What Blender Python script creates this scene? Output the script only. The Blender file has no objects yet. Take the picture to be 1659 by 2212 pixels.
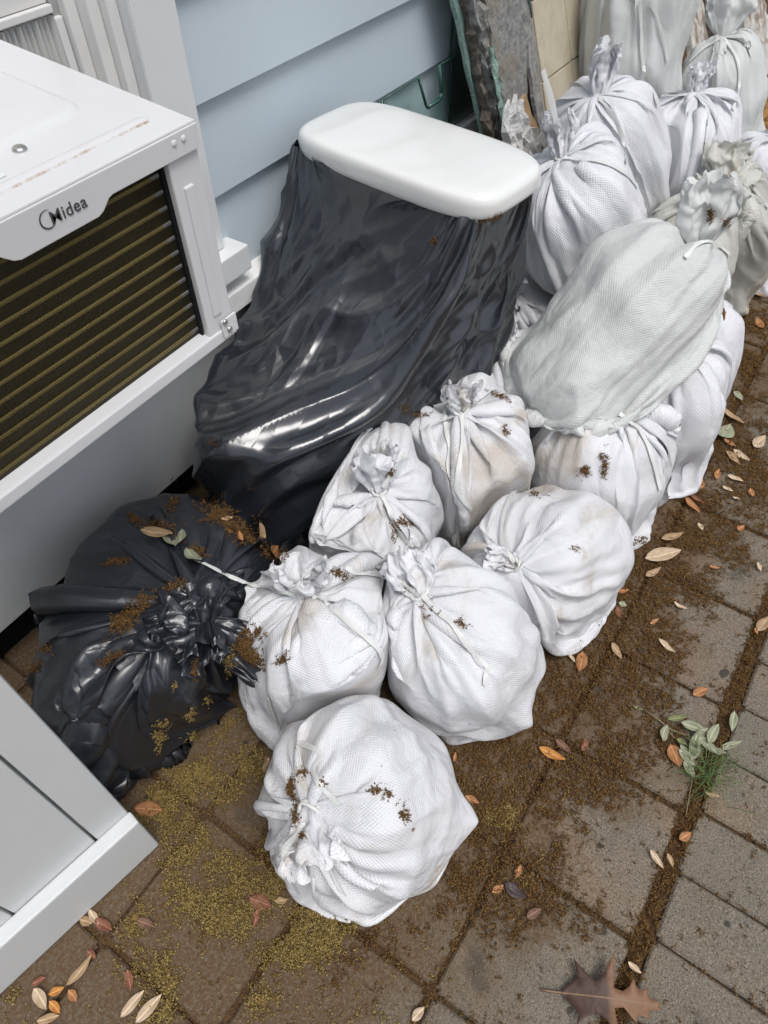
import bpy, bmesh, math, random
import numpy as np
from mathutils import Vector, Matrix
random.seed(7)
f32=np.float32
sc=bpy.context.scene
COL=sc.collection
# ---------------------------------------------------------------- camera
W0,H0,FPX,CAMH=1659.0,2212.0,1534.0,1.40
YAW,PITCH,ROLL=[math.radians(a) for a in (34.75,50.29,-1.27)]
fw=np.array([math.cos(PITCH)*math.cos(YAW),math.cos(PITCH)*math.sin(YAW),-math.sin(PITCH)])
rt=np.cross(fw,[0,0,1]); rt/=np.linalg.norm(rt); up=np.cross(rt,fw)
rt,up=math.cos(ROLL)*rt+math.sin(ROLL)*up,-math.sin(ROLL)*rt+math.cos(ROLL)*up
cam_d=bpy.data.cameras.new('camera'); cam=bpy.data.objects.new('camera',cam_d); COL.objects.link(cam)
cam.matrix_world=Matrix(((rt[0],up[0],-fw[0],0),(rt[1],up[1],-fw[1],0),(rt[2],up[2],-fw[2],CAMH),(0,0,0,1)))
cam_d.sensor_fit='VERTICAL'; cam_d.sensor_height=24; cam_d.lens=24*FPX/H0; cam_d.clip_start=.02; cam_d.clip_end=200
sc.camera=cam
sc.cycles.max_bounces=7; sc.cycles.diffuse_bounces=3; sc.cycles.glossy_bounces=3; sc.cycles.transmission_bounces=5
# ---------------------------------------------------------------- overcast sky, soft sun, exposure
wd=bpy.data.worlds.new('World'); sc.world=wd; wd.use_nodes=True
wn=wd.node_tree; bg=wn.nodes['Background']
sky=wn.nodes.new('ShaderNodeTexSky'); sky.sky_type='NISHITA'; sky.sun_disc=False
SUN_EL,SUN_AZ=math.radians(68),math.radians(-110)      # azimuth measured from +x towards +y
sky.sun_elevation=SUN_EL; sky.sun_rotation=math.pi/2-SUN_AZ; sky.dust_density=3.0; sky.air_density=1.0
hs=wn.nodes.new('ShaderNodeHueSaturation'); hs.inputs['Saturation'].default_value=.52
wn.links.new(sky.outputs[0],hs.inputs['Color']); wn.links.new(hs.outputs[0],bg.inputs[0]); bg.inputs[1].default_value=.115
sl=bpy.data.lights.new('sun','SUN'); sl.energy=1.45; sl.angle=math.radians(26); sl.color=(1,.985,.965)
so=bpy.data.objects.new('sun',sl); COL.objects.link(so)
so.rotation_euler=Vector((math.cos(SUN_EL)*math.cos(SUN_AZ),math.cos(SUN_EL)*math.sin(SUN_AZ),math.sin(SUN_EL))).to_track_quat('Z','Y').to_euler()
vs=sc.view_settings; vs.view_transform='Standard'; vs.look='None'; vs.gamma=1; vs.use_curve_mapping=False; vs.exposure=0.22
# ---------------------------------------------------------------- pixel helpers (a pixel is a direction; distance comes from what it touches)
def ray(u,v): return fw+(u-W0/2)/FPX*rt-(v-H0/2)/FPX*up
CP=np.array([0,0,CAMH])
def gz(u,v,z=0.0): d=ray(u,v); return CP+d*((z-CAMH)/d[2])
def gy(u,v,y): d=ray(u,v); return CP+d*(y/d[1])
def lean(u,v,b,s): d=ray(u,v); return CP+d*((b+s*CAMH)/(d[1]-s*d[2]))
def at(u,v,dep): return CP+dep*ray(u,v)
# ---------------------------------------------------------------- materials
def nodes(name):
    m=bpy.data.materials.new(name); m.use_nodes=True; nt=m.node_tree
    return m,nt,nt.nodes['Principled BSDF']
class NB:
    def __init__(s,nt): s.nt=nt
    def n(s,t,ins=None,**kw):
        q=s.nt.nodes.new('ShaderNode'+t)
        for k,v in kw.items(): setattr(q,k,v)
        for k,v in (ins or {}).items():
            if isinstance(v,bpy.types.NodeSocket): s.nt.links.new(v,q.inputs[k])
            else: q.inputs[k].default_value=v
        return q
    def math(s,op,a,b=0.0,c=None,clamp=False):
        q=s.n('Math',operation=op,use_clamp=clamp)
        for i,v in enumerate((a,b) if c is None else (a,b,c)):
            if isinstance(v,bpy.types.NodeSocket): s.nt.links.new(v,q.inputs[i])
            else: q.inputs[i].default_value=v
        return q.outputs[0]
    def noise(s,vec,scale,detail=4,rough=.55,dist=0):
        return s.n('TexNoise',{'Vector':vec,'Scale':scale,'Detail':detail,'Roughness':rough,'Distortion':dist}).outputs['Fac']
    def ramp(s,fac,a,b): 
        return s.n('MapRange',{'Value':fac,'From Min':a,'From Max':b,'To Min':0.0,'To Max':1.0},interpolation_type='SMOOTHSTEP').outputs[0]
    def mix(s,fac,a,b):
        q=s.n('Mix',data_type='RGBA')
        for k,v in ((0,fac),(6,a),(7,b)):
            if isinstance(v,bpy.types.NodeSocket): s.nt.links.new(v,q.inputs[k])
            else: q.inputs[k].default_value=v if k==0 else (*v,1) if len(v)==3 else v
        return q.outputs[2]
    def bump(s,h,dist,strength=1.0,normal=None):
        q=s.n('Bump',{'Height':h,'Distance':dist,'Strength':strength})
        if normal is not None: s.nt.links.new(normal,q.inputs['Normal'])
        return q.outputs[0]
    def vec(s,kind='Object'): return s.n('TexCoord').outputs[kind]
    def scale(s,v,xyz): return s.n('Mapping',{'Vector':v,'Scale':xyz}).outputs[0]
    def link(s,a,b): s.nt.links.new(a,b)
def simple(name,col,rough=.5,spec=.5,metal=0,var=.0,vs_=20,bumpd=0,bs=60,coat=0):
    m,nt,p=nodes(name); b=NB(nt); p.inputs['Roughness'].default_value=rough; p.inputs['Metallic'].default_value=metal
    p.inputs['Specular IOR Level'].default_value=spec; p.inputs['Coat Weight'].default_value=coat; p.inputs['Coat Roughness'].default_value=.08
    v=b.n('NewGeometry').outputs['Position']
    if var:
        n=b.noise(v,vs_,5); c=b.mix(b.ramp(n,.3,.7),[x*(1-var) for x in col],[min(1,x*(1+var)) for x in col]); b.link(c,p.inputs['Base Color'])
        b.link(b.math('MULTIPLY_ADD',n,.25*rough,rough*.88),p.inputs['Roughness'])
    else: p.inputs['Base Color'].default_value=(*col,1)
    if bumpd: b.link(b.bump(b.noise(v,bs,5,.6),bumpd),p.inputs['Normal'])
    return m
def sack_mat(name,col,stain=.5,grey=0.0):
    m,nt,p=nodes(name); b=NB(nt)
    uv=b.n('UVMap',uv_map='UVMap').outputs[0]; sep=b.n('SeparateXYZ',{'Vector':uv}); U,V=sep.outputs[0],sep.outputs[1]
    obj=b.n('NewGeometry').outputs['Position']; rnd=b.n('ObjectInfo').outputs['Random']
    # woven tape: plain weave of 3 mm tapes
    k=math.pi/.0026
    su=b.math('SINE',b.math('MULTIPLY',U,k)); sv=b.math('SINE',b.math('MULTIPLY',V,k)); weave=b.math('MULTIPLY',su,sv)
    off=b.n('VectorMath',{0:uv},operation='ADD'); comb=b.n('CombineXYZ',{'X':b.math('MULTIPLY',rnd,37.0),'Y':b.math('MULTIPLY',rnd,11.0),'Z':rnd}); b.link(comb.outputs[0],off.inputs[1])
    uvo=off.outputs[0]
    def crease(sc_,strch,dist,w):
        vn=b.n('TexNoise',{'Vector':uvo,'Scale':sc_*.6,'Detail':2.0}); vv=b.n('VectorMath',{0:b.scale(uvo,strch),1:b.n('VectorMath',{0:vn.outputs['Color'],'Scale':dist},operation='SCALE').outputs[0]},operation='ADD').outputs[0]
        vo=b.n('TexVoronoi',{'Vector':vv,'Scale':sc_},feature='F1'); vo.voronoi_dimensions='2D'
        v2=b.n('TexVoronoi',{'Vector':vv,'Scale':sc_},feature='F2'); v2.voronoi_dimensions='2D'
        return b.math('SUBTRACT',v2.outputs['Distance'],vo.outputs['Distance'])
    w2=crease(14,(2.0,.8,1),.04,0); w3=crease(40,(1,1.3,1),.02,0)
    soft=b.noise(uvo,9,3,.5,.4)
    h=b.math('ADD',b.math('MULTIPLY',w2,.22),b.math('ADD',b.math('MULTIPLY',w3,.09),b.math('MULTIPLY',soft,.22)))
    n1=b.bump(h,.015,.8)
    b.link(b.bump(weave,.0006,.75,n1),p.inputs['Normal'])
    c0=b.mix(b.ramp(b.noise(uvo,5,4),.35,.7),col,[x*.93 for x in col])
    st=b.noise(uvo,4.5,5,.62,.8); stm=b.math('MULTIPLY',b.ramp(st,.62-.10*stain,.76-.10*stain),.62*stain)
    c1=b.mix(stm,c0,(.47,.36,.22))
    sp=b.ramp(b.noise(uvo,130,2,.5),.735,.76); spm=b.math('MULTIPLY',sp,b.ramp(b.noise(uvo,6,2),.50,.62))
    c2=b.mix(b.math('MULTIPLY',spm,.85*min(1,stain*1.6)),c1,(.10,.065,.035))
    b.link(c2,p.inputs['Base Color'])
    p.inputs['Roughness'].default_value=.46; p.inputs['Specular IOR Level'].default_value=.52
    tr=b.n('BsdfTranslucent'); b.link(c2,tr.inputs[0]); ms=b.n('MixShader',{0:.10}); out=nt.nodes['Material Output']
    b.link(p.outputs[0],ms.inputs[1]); b.link(tr.outputs[0],ms.inputs[2]); b.link(ms.outputs[0],out.inputs[0])
    return m
def plastic_mat(name,dust=.25,rough=.17,coat=.22):
    m,nt,p=nodes(name); b=NB(nt)
    uv=b.n('UVMap',uv_map='UVMap').outputs[0]
    def crease(sc_,strch,dist):
        vn=b.n('TexNoise',{'Vector':uv,'Scale':sc_*.7,'Detail':2.0}); vv=b.n('VectorMath',{0:b.scale(uv,strch),1:b.n('VectorMath',{0:vn.outputs['Color'],'Scale':dist},operation='SCALE').outputs[0]},operation='ADD').outputs[0]
        vo=b.n('TexVoronoi',{'Vector':vv,'Scale':sc_},feature='F1'); vo.voronoi_dimensions='2D'
        v2=b.n('TexVoronoi',{'Vector':vv,'Scale':sc_},feature='F2'); v2.voronoi_dimensions='2D'
        return b.math('SUBTRACT',v2.outputs['Distance'],vo.outputs['Distance'])
    w2=crease(15,(1.5,.7,1),.08); soft=b.noise(uv,7,2,.5,.5); fine=b.noise(uv,60,3,.6)
    h=b.math('ADD',b.math('MULTIPLY',w2,.35),b.math('ADD',b.math('MULTIPLY',soft,.5),b.math('MULTIPLY',fine,.03)))
    b.link(b.bump(h,.010,.8),p.inputs['Normal']); b.link(p.inputs['Normal'].links[0].from_socket,p.inputs['Coat Normal'])
    d=b.ramp(b.noise(uv,7,6,.65,.5),.60,.80); d2=b.math('MULTIPLY',d,b.ramp(b.noise(uv,90,3),.4,.65))
    b.link(b.mix(b.math('MULTIPLY',d2,dust),(.019,.022,.029),(.20,.19,.165)),p.inputs['Base Color'])
    b.link(b.math('ADD',b.math('MULTIPLY',d,.25),b.math('MULTIPLY_ADD',soft,.14,rough)),p.inputs['Roughness'])
    p.inputs['Specular IOR Level'].default_value=.95; p.inputs['Coat Weight'].default_value=coat; p.inputs['Coat Roughness'].default_value=.08
    return m
M={}
M['sack']=sack_mat('woven_white',(.86,.865,.885),.85)
M['sackclean']=sack_mat('woven_white_clean',(.86,.865,.89),.12)
M['sackgrey']=sack_mat('woven_grey',(.74,.755,.735),.10)
M['sackold']=sack_mat('woven_old',(.66,.655,.60),.85)
M['plastic']=plastic_mat('black_film',.18); M['plastic2']=plastic_mat('black_film_dusty',.6,.27,0.0)
M['tape']=simple('tie_tape',(.72,.73,.70),.4,.5,var=.06)
M['white']=simple('white_paint',(.76,.77,.77),.42,.45,var=.03,vs_=6,bumpd=.0003,bs=180)
M['whitedirty']=simple('white_paint_worn',(.74,.74,.72),.5,.4,var=.12,vs_=9,bumpd=.0012,bs=120)
M['vinyl']=simple('white_vinyl',(.78,.775,.75),.35,.5,var=.05,vs_=5)
M['vinyldark']=simple('vinyl_track',(.34,.34,.33),.5,.4,var=.2)
M['enamel']=simple('ac_enamel',(.69,.695,.70),.22,.5,var=.02,vs_=5)
def stain_mat():
    m,nt,p=nodes('ac_enamel_rust'); b=NB(nt); v=b.n('NewGeometry').outputs['Position']; sp=b.n('SeparateXYZ',{'Vector':v})
    e=b.ramp(b.math('ABSOLUTE',b.math('SUBTRACT',sp.outputs[1],.7365)),.0030,.0006); n=b.ramp(b.noise(v,40,4,.7),.42,.62)
    b.link(b.mix(b.math('MULTIPLY',e,b.math('MULTIPLY_ADD',n,.75,.1)),(.69,.695,.70),(.34,.20,.07)),p.inputs['Base Color']); p.inputs['Roughness'].default_value=.25
    return m
M['enamelrust']=stain_mat()
M['porcelain']=simple('porcelain',(.82,.825,.80),.10,.5,var=.015,vs_=8,coat=.5)
M['skirt']=simple('skirt_paint',(.70,.715,.71),.5,.35,var=.03,vs_=4,bumpd=.0008,bs=150)
M['dark']=simple('dark_void',(.012,.013,.014),.8,.2)
M['screw']=simple('screw_steel',(.6,.6,.58),.28,.5,metal=1)
M['ink']=simple('logo_grey',(.07,.07,.075),.45,.4)
M['blueink']=simple('label_blue',(.22,.33,.42),.5,.4)
M['label']=simple('label_white',(.72,.74,.75),.45,.4)
def siding_mat():
    m,nt,p=nodes('blue_siding'); b=NB(nt); v=b.n('NewGeometry').outputs['Position']
    n=b.noise(v,3.0,5); c=b.mix(n,(.50,.58,.625),(.54,.62,.665)); b.link(c,p.inputs['Base Color'])
    st=b.noise(b.scale(v,(3,3,26)),9,4,.6); f=b.noise(v,240,3)
    b.link(b.bump(b.math('ADD',b.math('MULTIPLY',st,.7),b.math('MULTIPLY',f,.35)),.0007,.7),p.inputs['Normal'])
    p.inputs['Roughness'].default_value=.5; p.inputs['Specular IOR Level'].default_value=.4
    return m
M['siding']=siding_mat()
def plank_mat():
    m,nt,p=nodes('plank_paint'); b=NB(nt); v=b.vec('Object')
    g=b.noise(b.scale(v,(14,14,1.2)),10,4,.6,.3); f=b.noise(b.scale(v,(1,1,.15)),160,2)
    b.link(b.mix(b.noise(v,6,4),(.64,.655,.65),(.69,.705,.70)),p.inputs['Base Color'])
    b.link(b.bump(b.math('ADD',g,b.math('MULTIPLY',f,.3)),.0012,.6),p.inputs['Normal']); p.inputs['Roughness'].default_value=.52
    return m
M['plank']=plank_mat()
def paver_mat():
    m,nt,p=nodes('concrete_paver'); b=NB(nt); pos=b.n('NewGeometry').outputs['Position']; rnd=b.n('ObjectInfo').outputs['Random']
    cr=b.n('ValToRGB',{'Fac':rnd}); e=cr.color_ramp.elements; e[0].color=(0.162,0.140,0.110,1); e[1].color=(0.230,0.158,0.102,1)
    for pp,c in ((.25,(0.181,0.158,0.124,1)),(.5,(0.176,0.142,0.104,1)),(.68,(0.201,0.167,0.124,1)),(.85,(0.196,0.137,0.094,1))):
        q=cr.color_ramp.elements.new(pp); q.color=c
    big=b.noise(pos,5,4,.6); c=b.mix(b.ramp(big,.38,.66),cr.outputs[0],(0.174,0.151,0.118))
    sp=b.noise(pos,420,2,.6); c=b.mix(b.math('MULTIPLY',b.ramp(sp,.50,.66),.75),c,(.35,.30,.235)); c=b.mix(b.math('MULTIPLY',b.ramp(b.noise(pos,300,2,.6),.54,.66),.8),c,(.055,.05,.043))
    sep=b.n('SeparateXYZ',{'Vector':pos}); y=sep.outputs[1]; x=sep.outputs[0]
    film=b.math('ADD',b.ramp(y,-.24,.16),b.math('MULTIPLY',b.math('SUBTRACT',b.noise(pos,4.2,5,.6,.6),.5),2.4))
    film=b.ramp(film,.08,.85); grain=b.ramp(b.noise(pos,150,4,.65),.30,.62)
    fm=b.math('MULTIPLY',film,b.math('MULTIPLY_ADD',grain,.50,.42))
    c=b.mix(fm,c,(.112,.064,.028))
    blot=b.math('MULTIPLY',b.ramp(b.noise(pos,7,3,.5,.5),.62,.74),.55); c=b.mix(blot,c,(.050,.045,.036))
    spots=b.ramp(b.noise(pos,22,1,.3),.735,.765); c=b.mix(b.math('MULTIPLY',spots,.8),c,(.035,.032,.028))
    b.link(c,p.inputs['Base Color'])
    b.link(b.bump(b.math('ADD',b.noise(pos,260,3,.6),b.math('MULTIPLY',b.noise(pos,30,3),1.2)),.0026,.9),p.inputs['Normal'])
    p.inputs['Roughness'].default_value=.85; p.inputs['Specular IOR Level'].default_value=.25
    return m
M['paver']=paver_mat()
def soil_mat():
    m,nt,p=nodes('joint_litter'); b=NB(nt); pos=b.n('NewGeometry').outputs['Position']
    n=b.noise(pos,330,3,.7); c=b.mix(b.ramp(n,.35,.65),(.055,.028,.011),(.17,.095,.036)); c=b.mix(b.ramp(b.noise(pos,9,3),.55,.7),c,(.075,.06,.03))
    b.link(c,p.inputs['Base Color']); b.link(b.bump(n,.004,1),p.inputs['Normal']); p.inputs['Roughness'].default_value=.95
    return m
M['soil']=soil_mat()
def litter_mat(name,c1,c2,c3):
    m,nt,p=nodes(name); b=NB(nt); r=b.n('NewGeometry').outputs['Random Per Island']
    cr=b.n('ValToRGB',{'Fac':r}); e=cr.color_ramp.elements; e[0].color=(*c1,1); e[1].color=(*c3,1); q=cr.color_ramp.elements.new(.55); q.color=(*c2,1)
    b.link(cr.outputs[0],p.inputs['Base Color']); p.inputs['Roughness'].default_value=.9; p.inputs['Specular IOR Level'].default_value=.15
    return m
M['catkin']=litter_mat('brown_catkins',(.085,.042,.016),(.16,.084,.03),(.27,.165,.06))
M['catkiny']=litter_mat('yellow_catkins',(.155,.098,.032),(.275,.192,.066),(.41,.31,.12))
# ---------------------------------------------------------------- object helpers
def link(name,me,mat=None,parent=None,mats=None):
    o=bpy.data.objects.new(name,me); COL.objects.link(o)
    for x in (mats or ([mat] if mat else [])):
        if x.name not in [q.name for q in me.materials if q]: me.materials.append(x)
    if parent is not None: o.parent=parent
    return o
def tag(o,label=None,cat=None,group=None,kind=None):
    if label: o['label']=label
    if cat: o['category']=cat
    if group: o['group']=group
    if kind: o['kind']=kind
    return o
def empty(name,loc=(0,0,0),label=None,cat=None,group=None):
    o=bpy.data.objects.new(name,None); COL.objects.link(o); o.location=loc; o.empty_display_size=.05
    return tag(o,label,cat,group)
def keep(o,parent):           # parent, keeping world-space vertex coordinates
    o.parent=parent; o.matrix_parent_inverse=Matrix.Translation(-Vector(parent.location)); return o
def pyd(name,verts,faces,smooth=False):
    me=bpy.data.meshes.new(name); me.from_pydata([tuple(map(float,v)) for v in verts],[],[tuple(map(int,f)) for f in faces])
    if smooth: me.polygons.foreach_set('use_smooth',[True]*len(me.polygons))
    me.update(); return me
def bm_mesh(name,bm,smooth=False,bevel=0,seg=2):
    if bevel: bmesh.ops.bevel(bm,geom=[e for e in bm.edges],offset=bevel,segments=seg,affect='EDGES',profile=.6)
    me=bpy.data.meshes.new(name); bm.normal_update(); bm.to_mesh(me); bm.free()
    if smooth: me.polygons.foreach_set('use_smooth',[True]*len(me.polygons))
    return me
def add_box(bm,lo,hi):
    vs_=[bm.verts.new((x,y,z)) for x in (lo[0],hi[0]) for y in (lo[1],hi[1]) for z in (lo[2],hi[2])]
    for f in ((0,1,3,2),(4,6,7,5),(0,4,5,1),(2,3,7,6),(0,2,6,4),(1,5,7,3)): bm.faces.new([vs_[i] for i in f])
def box(name,lo,hi,mat,parent=None,bevel=.002,seg=2):
    bm=bmesh.new(); add_box(bm,lo,hi); bmesh.ops.recalc_face_normals(bm,faces=bm.faces[:])
    o=link(name,bm_mesh(name,bm,False,bevel,seg),mat)
    if parent is not None: keep(o,parent)
    return o
def prism(name,poly,axis,a,b,mat,parent=None,bevel=.0015):
    """extrude a 2-D polygon along world axis (0 x,1 y,2 z) from a to b"""
    bm=bmesh.new(); n=len(poly)
    def P(p,t): q=list(p); q.insert(axis,t); return q
    A=[bm.verts.new(P(p,a)) for p in poly]; B=[bm.verts.new(P(p,b)) for p in poly]
    bm.faces.new(A); bm.faces.new(B[::-1])
    for i in range(n): bm.faces.new((A[i],B[i],B[(i+1)%n],A[(i+1)%n]))
    bmesh.ops.recalc_face_normals(bm,faces=bm.faces[:])
    o=link(name,bm_mesh(name,bm,False,bevel,2),mat)
    if parent is not None: keep(o,parent)
    return o
def tube(name,pts,r,mat,parent=None,n=8,close=False):
    pts=[np.array(p,float) for p in pts]; V=[];F=[]
    for k,p in enumerate(pts):
        t=pts[min(k+1,len(pts)-1)]-pts[max(k-1,0)]; t/=np.linalg.norm(t)+1e-9
        a=np.cross(t,[0,0,1] if abs(t[2])<.9 else [1,0,0]); a/=np.linalg.norm(a); b_=np.cross(t,a)
        rr=r[k] if hasattr(r,'__len__') else r
        for q in range(n): V.append(p+rr*(math.cos(q/n*6.2832)*a+math.sin(q/n*6.2832)*b_))
    for k in range(len(pts)-1):
        for q in range(n): F.append((k*n+q,k*n+(q+1)%n,(k+1)*n+(q+1)%n,(k+1)*n+q))
    F.append(tuple(range(n))[::-1]); F.append(tuple(range((len(pts)-1)*n,len(pts)*n)))
    o=link(name,pyd(name,V,F,True),mat)
    if parent is not None: keep(o,parent)
    return o
def grid_mesh(name,x,uv=None,periodic=True):
    N,Mm,_=x.shape; n=N if periodic else N-1
    i=np.arange(n)[:,None]; j=np.arange(Mm-1)[None]
    a=i*Mm+j; b=((i+1)%N)*Mm+j; F=np.stack([a,b,b+1,a+1],-1).reshape(-1,4)
    me=bpy.data.meshes.new(name); me.vertices.add(N*Mm); me.vertices.foreach_set('co',np.ascontiguousarray(x,dtype=f32).ravel())
    me.loops.add(F.size); me.loops.foreach_set('vertex_index',F.ravel().astype(np.int32))
    me.polygons.add(len(F)); me.polygons.foreach_set('loop_start',np.arange(0,F.size,4,dtype=np.int32)); me.polygons.foreach_set('loop_total',np.full(len(F),4,np.int32))
    me.polygons.foreach_set('use_smooth',np.ones(len(F),bool)); me.update(calc_edges=True)
    if uv is not None:
        U,V=uv; ii=np.broadcast_to(i,(n,Mm-1)); jj=np.broadcast_to(j,(n,Mm-1))
        co=np.empty((n,Mm-1,4,2),f32)
        for q,(di,dj) in enumerate(((0,0),(1,0),(1,1),(0,1))): co[:,:,q,0]=(ii+di)/N*U; co[:,:,q,1]=(jj+dj)/(Mm-1)*V
        l=me.uv_layers.new(name='UVMap'); l.data.foreach_set('uv',co.ravel())
    return me
def subsurf(o,lv=1):
    md=o.modifiers.new('smooth','SUBSURF'); md.levels=md.render_levels=lv; return o
def vnoise(x,y,seed=0):
    """smooth value noise, numpy"""
    rng=np.random.default_rng(seed); T=rng.random((64,64))
    xi=np.floor(x).astype(int); yi=np.floor(y).astype(int); fx=x-xi; fy=y-yi; fx=fx*fx*(3-2*fx); fy=fy*fy*(3-2*fy)
    g=lambda a,b: T[a%64,b%64]
    return (g(xi,yi)*(1-fx)+g(xi+1,yi)*fx)*(1-fy)+(g(xi,yi+1)*(1-fx)+g(xi+1,yi+1)*fx)*fy
# ---------------------------------------------------------------- small cloth solver (position based) for sacks and film
def upres(x):
    _,N,M=x.shape
    y=np.empty((3,2*N,M),f32); y[:,0::2]=x; y[:,1::2]=.5*(x+np.roll(x,-1,1))
    z=np.empty((3,2*N,2*M-1),f32); z[:,:,0::2]=y; z[:,:,1::2]=.5*(y[:,:,:-1]+y[:,:,1:])
    return z
def proj(A,B,rest,k,mode=0):
    d=B-A; l=np.sqrt(d[0]*d[0]+d[1]*d[1]+d[2]*d[2]); l+=1e-9
    e=(.5*k)-(.5*k*rest)/l
    if mode==1: np.minimum(e,0,out=e)
    d*=e
    return d
def relax(x,du,dv,kshear,kbend,bendr,per=True):
    _,N,M=x.shape
    def pi(y,rest,k,mode):
        n=y.shape[1]//2*2
        c=proj(y[:,0:n:2],y[:,1:n:2],rest,k,mode); y[:,0:n:2]+=c; y[:,1:n:2]-=c
        if per:
            A=y[:,1::2]; B=np.roll(y[:,0::2],-1,1); c=proj(A,B,rest,k,mode); y[:,1::2]+=c; y[:,0::2]-=np.roll(c,1,1)
        else:
            n=(y.shape[1]-1)//2*2+1
            c=proj(y[:,1:n:2],y[:,2:n+1:2],rest,k,mode); y[:,1:n:2]+=c; y[:,2:n+1:2]-=c
    def pj(y,rest,k,mode):
        for o in (0,1):
            m=(y.shape[2]-o)//2
            A=y[:,:,o:o+2*m:2]; B=y[:,:,o+1:o+2*m:2]
            c=proj(A,B,rest,k,mode); A+=c; B-=c
    pi(x,du,1,0); pj(x,dv,1,0)
    if kshear>0:
        dd=np.broadcast_to(np.hypot(du,dv),(N,M))
        for s in (-1,1):
            for o in (0,1):
                m=(M-o)//2; de=dd[:,o:o+2*m:2]
                A=x[:,:,o:o+2*m:2]; B=x[:,:,o+1:o+2*m:2]
                if per:
                    c=proj(A,np.roll(B,s,1),de,kshear); A+=c; B-=np.roll(c,-s,1)
                elif s==-1:
                    c=proj(A[:,:-1],B[:,1:],de[:-1],kshear); A[:,:-1]+=c; B[:,1:]-=c
                else:
                    c=proj(A[:,1:],B[:,:-1],de[1:],kshear); A[:,1:]+=c; B[:,:-1]-=c
    if kbend>0:
        for o in (0,1):
            pi(x[:,o::2],2*du*bendr,kbend,1); pj(x[:,:,o::2],2*dv*bendr,kbend,1)
def rot_to(axis,spin=0):
    z=np.array(axis,float); z/=np.linalg.norm(z)
    r=np.array([1,0,0]) if abs(z[0])<.9 else np.array([0,1,0])
    x=r-z*(r@z); x/=np.linalg.norm(x); y=np.cross(z,x)
    c,s=math.cos(spin),math.sin(spin)
    return np.stack([c*x+s*y,-s*x+c*y,z],1)

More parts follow.
